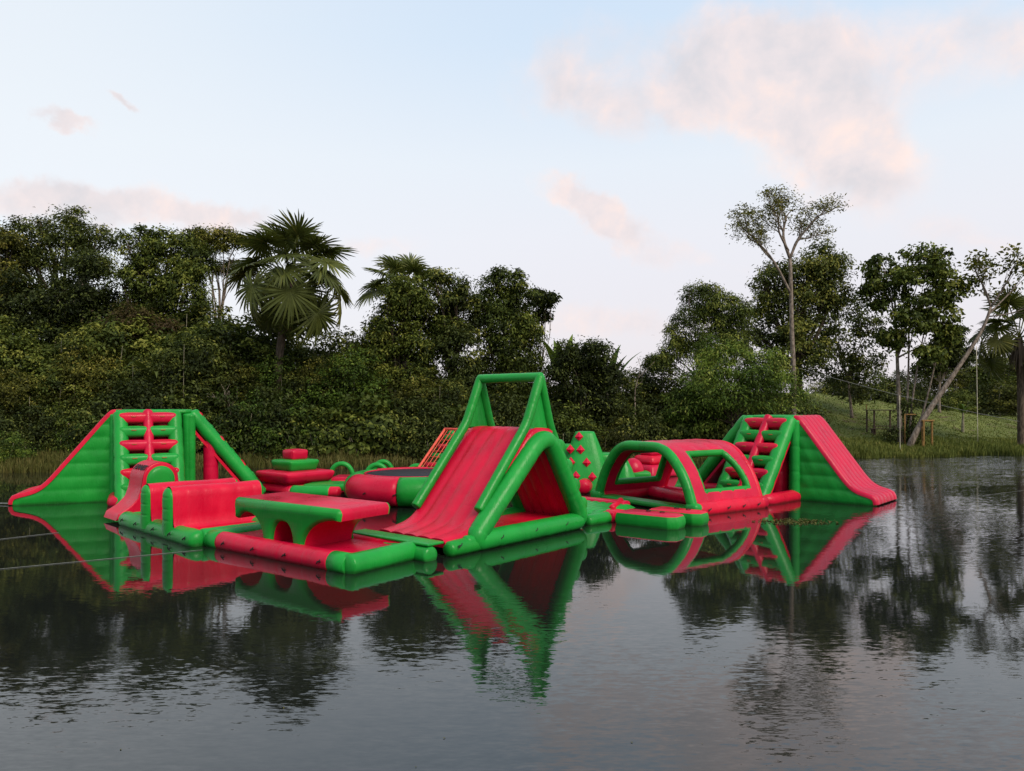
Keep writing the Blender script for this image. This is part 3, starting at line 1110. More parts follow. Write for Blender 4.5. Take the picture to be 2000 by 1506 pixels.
# ---- hump with lettering
def hump():
    u, v = frame(45.5)
    p = Vector((-13.85, 26.1, 0))
    root = empty("hump_float", p, "pale red ribbed hump with green end cap and black lettering on its crest", "inflatable hump", rz=R(45.5))
    Wd, dep, h = 3.1, 1.35, 2.1
    xc = 1.5
    def flare():
        pts = []
        n = 14
        rt = 0.62
        zc = h - rt
        for k in range(n + 1):
            th = math.pi * (1 - k / n)
            pts.append((xc + rt * math.cos(th), zc + rt * math.sin(th)))
        left = [(xc - 1.5, 0.12), (xc - 1.42, 0.34), (xc - 1.05, 0.56), (xc - 0.8, 0.8), (xc - 0.67, 1.15)]
        right = [(2 * xc - a, b_) for a, b_ in left][::-1]
        return left + pts + right
    P = flare()
    f = [(q.x, q.y) for q in resample([(a_, b_, 0) for a_, b_ in P], 46)]
    P2 = f[::-1]
    m_ = MB()
    nd = 44
    def pl(p_, d):
        k = 0.012 * abs(math.sin(math.pi * d / 0.12))
        c = Vector((xc, h - 0.62))
        dr = (p_ - c)
        dr = dr.normalized() if dr.length > 0 else dr
        q = p_ + dr * k
        return Vector((q.x, d, q.y))
    m_.skin(P2, pl, 0.05, dep, nd).build("ribbed_skin", RED, root, auto=R(70))
    for y, sg in ((0.05, -1), (dep, 1)):
        # red rim then a recessed green cap
        inner = []
        c = Vector((xc, h - 0.62))
        MB().cap(P2, lambda q, o_, y=y, sg=sg: Vector((q.x, y + sg * o_, q.y)), 1, ((0, 0), (0.02, 0.02), (0.05, 0.025))).build("end_panel", RED, root, auto=R(60))
        A_ = [(xc + 0.5 * math.cos(math.pi * k / 16), h - 0.66 + 0.52 * math.sin(math.pi * k / 16)) for k in range(17)] + [(xc - 0.5, 0.9), (xc + 0.5, 0.9)]
        MB().cap(A_, lambda q, o_, y=y, sg=sg: Vector((q.x, y + sg * (0.028 + o_), q.y)), 1, ((0, 0), (0.03, 0.05), (0.12, 0.085), (0.22, 0.1))).build("end_cap", GREEN, root, auto=R(60))
    # lettering wrapped over the left shoulder of the crest
    cu = bpy.data.curves.new("lettering", 'FONT')
    cu.body = "FUNNESS"
    cu.size = 0.3
    cu.shear = 0.2
    cu.offset = 0.012
    tmp = bpy.data.objects.new("lettering", cu)
    COL.objects.link(tmp)
    me = bpy.data.meshes.new_from_object(tmp)
    bpy.data.objects.remove(tmp)
    bm = bmesh.new()
    bm.from_mesh(me)
    bmesh.ops.triangulate(bm, faces=bm.faces)
    bmesh.ops.subdivide_edges(bm, edges=bm.edges, cuts=1)
    xs_ = [q.co.x for q in bm.verts]
    ln = max(xs_) - min(xs_)
    ex = bmesh.ops.extrude_face_region(bm, geom=bm.faces[:])
    ext = {g for g in ex['geom'] if isinstance(g, bmesh.types.BMVert)}
    for q in bm.verts:
        t_ = (q.co.x - min(xs_)) / ln
        yy = 1.24 - t_ * 1.12          # runs along the axis of the hump
        ang = R(147) - q.co.y / 0.64   # text height goes round the crest
        rr = 0.62 + 0.016 + (0.006 if q in ext else 0.0)
        q.co = Vector((xc + rr * math.cos(ang), yy, h - 0.62 + rr * math.sin(ang)))
    bmesh.ops.recalc_face_normals(bm, faces=bm.faces)
    bm.to_mesh(me)
    bm.free()
    link_mesh("lettering", me, BLACK, root)
hump()

# ---- trampoline
def trampoline():
    c = Vector((-4.3, 33.1, 0))
    root = empty("trampoline", c, "round red and green trampoline with a black jumping mat", "trampoline")
    Rm, rt, zc = 2.5, 0.62, 0.6
    nseg = 6
    for k in range(nseg):
        a0 = R(203 + 60 * k)
        pts = [(Rm * math.cos(a0 + R(60) * i / 12), Rm * math.sin(a0 + R(60) * i / 12), zc) for i in range(13)]
        MB().tube(pts, [rt * (0.985 + 0.015 * math.sin(math.pi * i / 12)) for i in range(13)], seg=24, cap=0.0).build("ring_section", GREEN if k % 2 else RED, root)
    n = 48
    m_ = MB()
    rm = 2.15
    m_.add([(0, 0, 1.12)] + [(rm * math.cos(2 * math.pi * i / n), rm * math.sin(2 * math.pi * i / n), 1.16) for i in range(n)]
           + [(rm * math.cos(2 * math.pi * i / n), rm * math.sin(2 * math.pi * i / n), 1.12) for i in range(n)] + [(0, 0, 1.08)],
           [(0, i + 1, (i + 1) % n + 1) for i in range(n)] + [(i + 1, n + 1 + i, n + 1 + (i + 1) % n, (i + 1) % n + 1) for i in range(n)]
           + [(2 * n + 1, n + 1 + (i + 1) % n, n + 1 + i) for i in range(n)])
    m_.build("jumping_mat", BLACKMAT, root)
    MB().tube([(2.2 * math.cos(2 * math.pi * i / n), 2.2 * math.sin(2 * math.pi * i / n), 1.165) for i in range(n)], 0.045, seg=8, closed=True).build("mat_rim", RED, root)
    for a_ in (236, 262):
        put(STRAP, "strap", root, ((Rm + rt + 0.01) * math.cos(R(a_)), (Rm + rt + 0.01) * math.sin(R(a_)), 0.55), (math.cos(R(a_)), math.sin(R(a_)), 0))
trampoline()

# ---- stepped pyramid
def pyramid(loc, rz, label, tiers, name="stepped_pyramid", group=None):
    root = empty(name, loc, label, "inflatable pyramid", group, rz=rz)
    for w_, z0, z1, mat, rad, tp in tiers:
        MB().rbox((0, 0, (z0 + z1) / 2), (w_, w_, z1 - z0), rad, bulge=0.05, nin=5, nr=3, taper=tp).build("tier", mat, root)
    return root
pyramid((-10.65, 36.6, 0), R(50), "stepped pyramid of stacked red and green blocks left of the trampoline",
        [(2.35, -0.05, 0.42, RED, 0.18, (1.12, 0.95)), (2.9, 0.42, 0.97, RED, 0.2, (0.86, 1.0)), (1.75, 0.95, 1.5, GREEN, 0.14, (0.84, 1.0)), (0.92, 1.49, 1.98, RED, 0.1, (0.94, 1.0))])
# float that links pyramid and trampoline
root = empty("link_float", (-9.6, 34.6, 0), "low green tube float with red end between pyramid and trampoline", "inflatable float", rz=R(-8))
MB().tube(resample([(-0.55, 0, 0.14), (1.15, 0.0, 0.14)], 6), 0.3, seg=18, cap=0.6).build("tube", GREEN, root)
MB().tube([(1.17, 0, 0.13), (1.6, 0, 0.13)], 0.28, seg=18, cap=0.4).build("tube_end", RED, root)
MB().rbox((0.95, 1.25, 0.3), (2.5, 1.8, 0.3), 0.1, nin=3, nr=3).build("deck", GREEN, root)
MB().rbox((1.7, 2.8, 0.32), (2.2, 1.2, 0.26), 0.1, nin=3, nr=3).build("deck", RED, root)

# ---- float with four hoops behind the trampoline
def hoops():
    root = empty("hoop_float", (-6.2, 39.0, 0), "low float with a row of green hoops behind the trampoline", "inflatable float")
    for k, x in enumerate((-2.2, -0.2, 1.8)):
        MB().rbox((x, 0.0, 0.22), (1.95, 1.6, 0.5), 0.2, nin=3, nr=3).build("deck", (RED, GREEN, RED)[k], root)
    for px, Y, wpx, top in ((667, 38.4, 46, 901), (736, 38.3, 44, 903), (748, 39.6, 40, 897), (814, 38.5, 41, 905)):
        xc = at(px, Y) + 6.2
        hw = wpx / 2 / F_PX * Y * 1.0
        h = zat(top, Y) - 0.13
        pts = [(xc + a_, Y - 39.0 + 0.1 * a_, 0.2 + b_) for a_, b_ in arch(22, hw, h - 0.2, 2.2)]
        MB().tube(pts, 0.13, seg=12, cap=0).build("hoop", GREEN, root)
hoops()

# ---- net climb behind the big slide
def net_climb():
    Y0 = 39.0
    TL = Vector((at(868, 39.5), 39.5, zat(838, 39.5)))
    u, v = frame(50)
    root = empty("net_climb", (TL.x, TL.y, 0), "leaning climbing frame with red cargo net behind the tall slide", "climbing frame")
    o = Vector((TL.x, TL.y, 0))
    wv = -v * 2.6
    rch = -u * 2.7
    a, b = TL - o, TL + wv - o
    fa, fb = a + rch, b + rch
    fa.z = fb.z = 0.15
    n = (fa - a).cross(b - a).normalized()
    if n.dot(Vector((-u.x, -u.y, 0))) < 0: n = -n
    def W(s, t_): return a.lerp(b, s).lerp(fa.lerp(fb, s), t_)
    for s in (0.02, 0.98):
        MB().tube(resample([W(s, 0), W(s, 1)], 4), 0.07, seg=10, cap=0.2).build("frame_tube", NETRED, root)
    MB().tube([W(0, 0), W(1, 0)], 0.07, seg=10, cap=0.2).build("frame_tube", NETRED, root)
    for k in range(6):
        t_ = (k + 0.5) / 6
        for s0, s1 in ((0.04, 0.36), (0.36, 0.64), (0.64, 0.96)):
            col = RED if (k % 2 == 1 or s0 == 0.36) else GREEN
            MB().tube([W(s0, t_) - n * 0.35, W(s1, t_) - n * 0.35], 0.17, seg=12, cap=0.3).build("roll", col, root)
    for s in (0.1, 0.9):
        c0 = W(s, 0) - n * 0.3
        MB().tube([c0, Vector((c0.x + u.x * 1.5, c0.y + u.y * 1.5, 0.1))], 0.22, seg=14).build("rear_leg", GREEN, root)
        c1 = W(s, 1) - n * 0.3
        MB().tube([Vector((c1.x, c1.y, 0.12)), Vector((c0.x + u.x * 1.5, c0.y + u.y * 1.5, 0.12))], 0.25, seg=14).build("base_tube", RED, root)
    nb = MB()
    for k in range(1, 9):
        s = k / 9
        nb.tube([W(s, 0), W(s, 1)], 0.022, seg=5, cap=0)
    for k in range(1, 10):
        t_ = k / 10
        nb.tube([W(0, t_), W(1, t_)], 0.022, seg=5, cap=0)
    nb.build("cargo_net", NETRED, root)
net_climb()

# ---- green iceberg with red grips
def iceberg():
    Y0 = 37.0
    o = Vector((at(1146, Y0), Y0, 0))
    root = empty("climbing_iceberg", o, "green climbing iceberg with red diamond grips behind the tall slide", "inflatable iceberg")
    def frust(name, cx, cy, w0, w1, d0, d1, h, sh=0.0, pw=3.4):
        m_ = MB()
        n = 40
        rows = 16
        def ring(w_, d_, z, x):
            return [(x + w_ * math.copysign(abs(math.cos(2 * math.pi * k / n)) ** (2 / pw), math.cos(2 * math.pi * k / n)),
                     cy + d_ * math.copysign(abs(math.sin(2 * math.pi * k / n)) ** (2 / pw), math.sin(2 * math.pi * k / n)), z) for k in range(n)]
        vs = []
        for i in range(rows + 1):
            t_ = i / rows
            b_ = 0.05 * math.sin(math.pi * t_)
            vs += ring(w0 + (w1 - w0) * t_ + b_, d0 + (d1 - d0) * t_ + b_, -0.05 + (h + 0.05 - 0.08) * t_, cx + sh * t_)
        vs += ring(w1 * 0.9, d1 * 0.9, h, cx + sh)
        vs += ring(w1 * 0.5, d1 * 0.5, h + 0.02, cx + sh)
        R_ = rows + 3
        fs = [(i * n + k, i * n + (k + 1) % n, (i + 1) * n + (k + 1) % n, (i + 1) * n + k) for i in range(R_ - 1) for k in range(n)]
        fs.append(tuple((R_ - 1) * n + k for k in range(n)))
        m_.add(vs, fs)
        m_.build(name, GREEN, root, auto=R(75))
    k = Y0 / F_PX
    frust("peak", -0.1, 0.0, 1.45, 0.5, 1.3, 0.5, zat(843, Y0), 0.0)
    frust("shoulder", 0.75, 0.2, 0.75, 0.55, 1.0, 0.8, zat(885, Y0), 0.0)
    frust("shoulder", -0.95, 0.2, 0.7, 0.5, 0.9, 0.7, zat(868, Y0), 0.15)
    gm_ = MB()
    gm_.add([(-0.2, 0, 0), (0, 0, -0.2), (0.2, 0, 0), (0, 0, 0.25), (0, -0.14, -0.03), (-0.2, 0.1, 0), (0, 0.1, -0.2), (0.2, 0.1, 0), (0, 0.1, 0.25)],
            [(0, 1, 4), (1, 2, 4), (2, 3, 4), (3, 0, 4), (0, 5, 6, 1), (1, 6, 7, 2), (2, 7, 8, 3), (3, 8, 5, 0), (8, 7, 6, 5)])
    g0 = gm_.build("grip", RED, root, smooth=False)
    g0.data.transform(Matrix.Scale(1.05, 4))
    first = True
    hpk = zat(843, Y0)
    for px, py in ((1131, 853), (1114, 878), (1134, 879), (1115, 903), (1146, 904), (1125, 930), (1157, 932)):
        z = zat(py, Y0 - 0.9)
        t_ = max(0, min(1, z / hpk))
        yf = -(1.3 + (0.5 - 1.3) * t_ + 0.05 * math.sin(math.pi * t_))
        Yw = Y0 + yf
        x = at(px, Yw) - o.x
        ob = g0 if first else g0.copy()
        if not first: COL.objects.link(ob)
        first = False
        ob.parent = root
        ob.location = (x, yf - 0.01, zat(py, Yw))
        ob.rotation_euler = (R(-14), 0, 0)
    MB().tube([(-0.4, -2.0, 0.3), (-0.2, -1.2, 0.3)], 0.36, seg=18).build("foot_roll", RED, root)
iceberg()

# ---- tunnel with windows
def tunnel():
    o = Vector((7.0, 28.0, 0))
    ang = 34.0
    root = empty("tunnel", o, "red barrel tunnel with green edged arches and a window in its side", "inflatable tunnel", rz=R(ang))
    Lx, Wy, H = 4.15, 6.2, 2.62
    yc = Wy / 2
    n = 120
    prof = [(q.x, q.y) for q in fillet([(0.3, 0.1, 0), (0.75, 1.35, 0), (1.75, H - 0.13, 0), (4.45, H - 0.13, 0), (5.4, 1.35, 0), (5.88, 0.1, 0)], [0, 0.6, 0.75, 0.7, 0.6, 0], 10)]
    prof = [(q.x, q.y) for q in resample([(a_, b_, 0) for a_, b_ in prof], n)]
    # n+1 points from y small (near side) over the crown to far side
    nt = 72
    nor = []
    for i in range(n + 1):
        a_, b_ = Vector(prof[max(0, i - 1)]), Vector(prof[min(n, i + 1)])
        t_ = (b_ - a_).normalized()
        nor.append(Vector((-t_.y, t_.x)))
    arc = lambda i: i / n
    def inside(s, x):
        # window: between 11 % and 36 % of the arch on each flank, tapering towards the crown
        s2 = min(s, 1 - s)
        if not (0.085 < s2 < 0.305): return False
        k = (s2 - 0.085) / 0.22
        lo, hi = 0.82 + 0.12 * k ** 2.2, Lx - 0.6 - 0.45 * k ** 2.2
        return lo < x < hi
    def P3(s, x, d):
        f = s * n
        i = min(n - 1, int(f))
        t_ = f - i
        p = Vector(prof[i]).lerp(Vector(prof[i + 1]), t_)
        nn = nor[i].lerp(nor[i + 1], t_).normalized()
        q = p + nn * d
        return Vector((x, q.x, q.y))
    m_ = MB()
    xs_ = [0.18 + (Lx - 0.36) * j / nt for j in range(nt + 1)]
    keep = [[not inside((i + 0.5) / n, (xs_[j] + xs_[j + 1]) / 2) for j in range(nt)] for i in range(n)]
    idx = {}
    vs, fs = [], []
    def vid(i, j, d):
        key = (i, j, d)
        if key not in idx:
            idx[key] = len(vs)
            rb = 0.035 * abs(math.sin(math.pi * 5 * (xs_[j] - 0.18) / (Lx - 0.36))) ** 0.7 if d > 0 else 0
            vs.append(P3(i / n, xs_[j], d + rb))
        return idx[key]
    dO, dI = 0.13, -0.13
    for i in range(n):
        for j in range(nt):
            if not keep[i][j]: continue
            fs.append((vid(i, j, dO), vid(i, j + 1, dO), vid(i + 1, j + 1, dO), vid(i + 1, j, dO)))
            fs.append((vid(i, j, dI), vid(i + 1, j, dI), vid(i + 1, j + 1, dI), vid(i, j + 1, dI)))
            for (ni, nj, e) in ((i - 1, j, ((i, j), (i, j + 1))), (i + 1, j, ((i + 1, j + 1), (i + 1, j))), (i, j - 1, ((i + 1, j), (i, j))), (i, j + 1, ((i, j + 1), (i + 1, j + 1)))):
                out = not (0 <= ni < n and 0 <= nj < nt) or not keep[ni][nj]
                if out:
                    (a0, a1), (b0, b1) = e
                    fs.append((vid(a0, a1, dO), vid(a0, a1, dI), vid(b0, b1, dI), vid(b0, b1, dO)))
    m_.add(vs, fs)
    m_.build("roof_shell", RED, root)
    # arches at both ends
    for x in (0.1, Lx - 0.1):
        MB().tube([P3(i / n, x, 0.0) for i in range(n + 1)], 0.2 if x < 1 else 0.17, seg=18, cap=0.2).build("end_arch", GREEN if x < 1 else RED, root)
    # window borders
    for side in (0, 1):
        loop = []
        lo = lambda k: 0.82 + 0.12 * k ** 2.2
        hi = lambda k: Lx - 0.6 - 0.45 * k ** 2.2
        for k in range(13):
            loop.append((0.085 + 0.22 * k / 12, lo(k / 12)))
        for k in range(1, 12):
            loop.append((0.305, lo(1) + (hi(1) - lo(1)) * k / 12))
        for k in range(12, -1, -1):
            loop.append((0.085 + 0.22 * k / 12, hi(k / 12)))
        for k in range(1, 12):
            loop.append((0.085, hi(0) + (lo(0) - hi(0)) * k / 12))
        pts = [P3(s if side == 0 else 1 - s, x, 0.0) for s, x in loop]
        MB().tube(pts, 0.15, seg=14, closed=True).build("window_border", GREEN, root)
    for y in (0.32, Wy - 0.32):
        MB().tube(resample([(0.25, y, 0.14), (Lx - 0.2, y, 0.14)], 8), 0.34, seg=20, cap=0.25).build("base_tube", RED, root)
        for x in (0.1, Lx - 0.1):
            MB().rbox((x, y, 0.2), (0.5, 0.62, 0.5), 0.18, nin=2, nr=3).build("foot_pad", GREEN if x < 1 else RED, root)
    MB().rbox((0.35, yc, 0.14), (0.75, Wy - 0.8, 0.22), 0.1, nin=4, nr=3).build("sill_mat", GREEN, root)
    MB().tube(resample([(2.2, 1.0, 0.2), (2.9, Wy - 0.9, 0.2)], 6), 0.28, seg=16).build("cross_tube", RED, root)
    MB().tube([(Lx - 0.1, 0.4, 0.14), (Lx - 0.1, Wy - 0.4, 0.14)], 0.26, seg=16).build("end_tube", RED, root)
    for x in (0.6, 1.7, 2.6, 3.5):
        put(STRAP, "strap", root, (x, -0.03, 0.2), (0, -1, 0))
tunnel()

# ---- junction pad and its two fingers in front of the tunnel
def junction():
    u, v = frame(50)
    o = Vector((3.2, 26.6, 0))
    root = empty("landing_pad", o, "flat green ribbed pad with red arms between the tall slide and the tunnel", "inflatable pad", rz=R(50))
    m_ = MB()
    X0, X1, Y0_, Y1 = -0.1, 2.6, 0.15, 3.0
    def fn(i, j): return Vector((X0 + (X1 - X0) * i, Y0_ + (Y1 - Y0_) * j, 0.34 + 0.045 * abs(math.sin(math.pi * 8 * j)) ** 0.7 - 0.12 * (max(abs(2 * i - 1), abs(2 * j - 1)) > 0.99)))
    m_.grid(fn, 8, 64)
    m_.build("ribbed_deck", GREEN, root)
    MB().rbox(((X0 + X1) / 2, (Y0_ + Y1) / 2, 0.1), (X1 - X0, Y1 - Y0_, 0.42), 0.16, nin=3, nr=3).build("float_body", GREEN, root)
    MB().tube(fillet([(-0.75, 0.1, 0.1), (-0.2, 0.0, 0.12), (0.25, -0.05, 0.12)], 0.3, 5), 0.24, seg=16).build("link_tube", GREEN, root)
    MB().rbox((0.3, -0.1, 0.14), (0.16, 0.5, 0.42), 0.07, nin=2, nr=2).build("link_band", RED, root)
    Mr = Matrix.Rotation(R(20), 3, 'Z')
    MB().rbox((0.85, -0.02, 0.12), (0.75, 0.8, 0.48), 0.18, nin=2, nr=3).build("red_arm", RED, root)
    MB().rbox((2.75, 1.9, 0.27), (0.6, 2.6, 0.3), 0.12, nin=2, nr=3).build("red_arm", RED, root)
    MB().tube([(1.0, 0.2, 0.38), (2.9, 1.0, 0.4)], 0.12, seg=12).build("red_strap", RED, root)
    return root
junction()
def finger(label, base, tip, wdt):
    base, tip = Vector((*base, 0)), Vector((*tip, 0))
    d = tip - base
    L = d.length
    root = empty("bench_float", base, label, "inflatable float", "finger floats", rz=math.atan2(d.y, d.x))
    m_ = MB()
    # hexagonal nose
    prof = [(0, -wdt / 2), (L - 0.28, -wdt / 2), (L, -wdt / 2 + 0.22), (L, wdt / 2 - 0.22), (L - 0.28, wdt / 2), (0, wdt / 2)]
    zs = [(-0.06, 0.03), (0.05, 0.0), (0.16, -0.03), (0.3, -0.01), (0.4, 0.03)]
    pr = fillet([(a_, b_, 0) for a_, b_ in prof], 0.05, 3, closed=True)
    cen = sum(pr, Vector()) / len(pr)
    rings = []
    for z, ins in zs:
        rings.append([Vector((p.x + (cen.x - p.x) / (p - cen).length * ins, p.y + (cen.y - p.y) / (p - cen).length * ins, z)) for p in pr])
    n = len(pr)
    fs = [(i * n + k, i * n + (k + 1) % n, (i + 1) * n + (k + 1) % n, (i + 1) * n + k) for i in range(len(rings) - 1) for k in range(n)]
    fs.append(tuple(range(n))[::-1])
    m_.add([p for r_ in rings for p in r_], fs)
    m_.build("side_wall", GREEN, root, auto=R(40))
    m_ = MB()
    top = rings[-1]
    top2 = [Vector((p.x + (cen.x - p.x) * 0.06, p.y + (cen.y - p.y) * 0.12, 0.44)) for p in top]
    m_.add([Vector((p.x, p.y, 0.395)) for p in top] + top2 + [Vector((cen.x, cen.y, 0.46))],
           [(k, (k + 1) % n, n + (k + 1) % n, n + k) for k in range(n)] + [(n + k, n + (k + 1) % n, 2 * n) for k in range(n)])
    m_.build("top_sheet", RED, root, auto=R(50))
    for x in (L * 0.45, L * 0.68):
        put(STRAP, "strap", root, (x, 0.0, 0.47), (0, 0, 1))
finger("nearer of two red topped bench floats with green sides before the tunnel", (3.95, 26.6), (5.75, 25.25), 1.05)
finger("farther of two red topped bench floats with green sides, close against the tunnel", (5.2, 27.3), (6.75, 26.0), 0.95)

# ---- pieces glimpsed through the tunnel
def beyond():
    Y0 = 44.0
    pyramid((at(1272, Y0), Y0, 0), R(35), "stepped red block pile seen through the tunnel mouth",
            [(2.2, -0.05, 0.7, RED, 0.2, (1.1, 0.9)), (1.6, 0.7, 1.2, RED, 0.18, (1.05, 0.9)), (1.0, 1.2, 1.65, RED, 0.14, (1, 0.9))], name="block_pile")
    root = empty("cone_float", (at(1219, 40.0), 40.0, 0), "green cone float seen through the tunnel mouth", "inflatable cone")
    n = 32
    m_ = MB()
    vs = []
    prof = [(0.62, -0.05), (0.66, 0.1), (0.6, 0.3), (0.42, 0.75), (0.2, 1.2), (0.06, 1.36), (0.0, 1.37)]
    for r_, z in prof:
        vs += [(max(r_, 1e-3) * math.cos(2 * math.pi * k / n), max(r_, 1e-3) * math.sin(2 * math.pi * k / n), z) for k in range(n)]
    m_.add(vs, [(i * n + k, i * n + (k + 1) % n, (i + 1) * n + (k + 1) % n, (i + 1) * n + k) for i in range(len(prof) - 1) for k in range(n)])
    m_.build("cone", GREEN, root)
    MB().tube([(0.62 * math.cos(2 * math.pi * k / n), 0.62 * math.sin(2 * math.pi * k / n), 0.05) for k in range(n)], 0.16, seg=10, closed=True).build("base_ring", GREEN, root)
    root = empty("dome_float", (at(1236, 42.5), 42.5, 0), "red dome float on a green base seen through the tunnel mouth", "inflatable dome")
    m_ = MB()
    vs = []
    prof = [(0.6, 0.35)] + [(0.62 * math.cos(R(a_)), 0.4 + 0.75 * math.sin(R(a_))) for a_ in range(5, 90, 12)]
    for r_, z in prof:
        vs += [(max(r_, 1e-3) * math.cos(2 * math.pi * k / n), max(r_, 1e-3) * math.sin(2 * math.pi * k / n), z) for k in range(n)]
    m_.add(vs, [(i * n + k, i * n + (k + 1) % n, (i + 1) * n + (k + 1) % n, (i + 1) * n + k) for i in range(len(prof) - 1) for k in range(n)]
           + [tuple((len(prof) - 1) * n + k for k in range(n))])
    m_.build("dome", RED, root)
    MB().rbox((0.2, 0, 0.17), (1.5, 1.3, 0.5), 0.18, nin=2, nr=3).build("base", GREEN, root)
    root = empty("ramp_float", (at(1296, 45.0), 45.0, 0), "pale green ramp float behind the red block pile", "inflatable ramp")
    MB().rbox((0, 0, 0.95), (1.4, 1.4, 0.7), 0.2, bulge=0.06, nin=3, nr=3).build("upper_block", GREEN, root)
    MB().rbox((0.3, 0, 0.3), (1.6, 1.8, 0.75), 0.2, nin=3, nr=3).build("lower_block", GREEN, root)
beyond()
# ------------------------------------------------------------------ plants
rng = np.random.default_rng(11)
random.seed(5)

LEAF_MID = leafy("leaf_mid_green", [(0.0, (0.0098, 0.0152, 0.0039)), (0.4, (0.0412, 0.0604, 0.0113)), (0.75, (0.1114, 0.1415, 0.0231)), (1.0, (0.2042, 0.2145, 0.0390))])
LEAF_DARK = leafy("leaf_dark_green", [(0.0, (0.0083, 0.0129, 0.0041)), (0.5, (0.0401, 0.0548, 0.0133)), (0.85, (0.1054, 0.1293, 0.0265)), (1.0, (0.2125, 0.2120, 0.0411))])
LEAF_OLIVE = leafy("leaf_olive", [(0.0, (0.0146, 0.0167, 0.0039)), (0.45, (0.0677, 0.0738, 0.0131)), (0.8, (0.1782, 0.1723, 0.0271)), (1.0, (0.2638, 0.2309, 0.0532))])
LEAF_FRESH = leafy("leaf_fresh_green", [(0.0, (0.0113, 0.0214, 0.0039)), (0.5, (0.0570, 0.1003, 0.0137)), (0.85, (0.1663, 0.2295, 0.0312)), (1.0, (0.2383, 0.2639, 0.0532))])
LEAF_RUST = leafy("leaf_rusty", [(0.0, (0.0268, 0.0171, 0.0085)), (0.5, (0.0610, 0.0439, 0.0171)), (1.0, (0.0976, 0.0915, 0.0244))])
PALM = leafy("palm_blade", [(0.0, (0.0216, 0.0297, 0.0095)), (0.5, (0.0743, 0.0891, 0.0203)), (0.85, (0.1485, 0.1553, 0.0324)), (1.0, (0.2700, 0.2295, 0.0540))], rough=0.45)
REED = leafy("reed_blade", [(0.0, (0.0300, 0.0337, 0.0094)), (0.35, (0.0729, 0.0770, 0.0172)), (0.7, (0.1287, 0.1135, 0.0351)), (1.0, (0.1802, 0.1539, 0.0585))], rough=0.7)
GRASS = leafy("grass_blade", [(0.0, (0.0390, 0.0546, 0.0130)), (0.4, (0.0910, 0.1144, 0.0234)), (0.8, (0.1560, 0.1625, 0.0364)), (1.0, (0.2210, 0.1820, 0.0650))], rough=0.7)
BARK = plain("bark_brown", (0.11, 0.085, 0.062), rough=0.9, var=0.6, scale=9, bump=0.6, spec=0.1, stretch=(1, 1, 0.3))
BARK_PALE = plain("bark_pale", (0.25, 0.205, 0.165), rough=0.85, var=0.5, scale=7, bump=0.4, spec=0.15, col2=(0.09, 0.07, 0.055), stretch=(1, 1, 0.45))
STEM_PALE = plain("stem_pale", (0.24, 0.22, 0.15), rough=0.85, var=0.5, scale=5, bump=0.1)

def np_mesh(name, verts, loops, starts, totals, tint=None):
    me = bpy.data.meshes.new(name)
    me.vertices.add(len(verts))
    me.vertices.foreach_set('co', verts.astype(np.float32).ravel())
    me.loops.add(len(loops))
    me.loops.foreach_set('vertex_index', loops.astype(np.int32))
    me.polygons.add(len(starts))
    me.polygons.foreach_set('loop_start', starts.astype(np.int32))
    me.polygons.foreach_set('loop_total', totals.astype(np.int32))
    if tint is not None:
        a = me.attributes.new('tint', 'FLOAT_COLOR', 'POINT')
        col = np.ones((len(verts), 4), np.float32)
        col[:, 0] = tint
        a.data.foreach_set('color', col.ravel())
    me.update()
    me.validate()
    return me

def unit(a):
    return a / np.maximum(1e-9, np.linalg.norm(a, axis=1, keepdims=True))

def leaves_mesh(name, C, Nn, size, tint, width=0.42, fold=0.12, along=None):
    """one folded diamond per leaf"""
    n = len(C)
    Nn = unit(Nn)
    rd = rng.normal(size=(n, 3)) if along is None else along + 0.35 * rng.normal(size=(n, 3))
    T = unit(rd - Nn * np.sum(rd * Nn, axis=1, keepdims=True))
    B = np.cross(Nn, T)
    s = size[:, None]
    v = np.empty((n, 4, 3))
    v[:, 0] = C - T * s * 0.5
    v[:, 1] = C + B * s * width * 0.5 + Nn * s * fold - T * s * 0.05
    v[:, 2] = C + T * s * 0.5 - Nn * s * fold * 0.8
    v[:, 3] = C - B * s * width * 0.5 + Nn * s * fold - T * s * 0.05
    verts = v.reshape(-1, 3)
    loops = np.arange(n * 4)
    starts = np.arange(n) * 4
    return np_mesh(name, verts, loops, starts, np.full(n, 4), np.repeat(tint, 4))

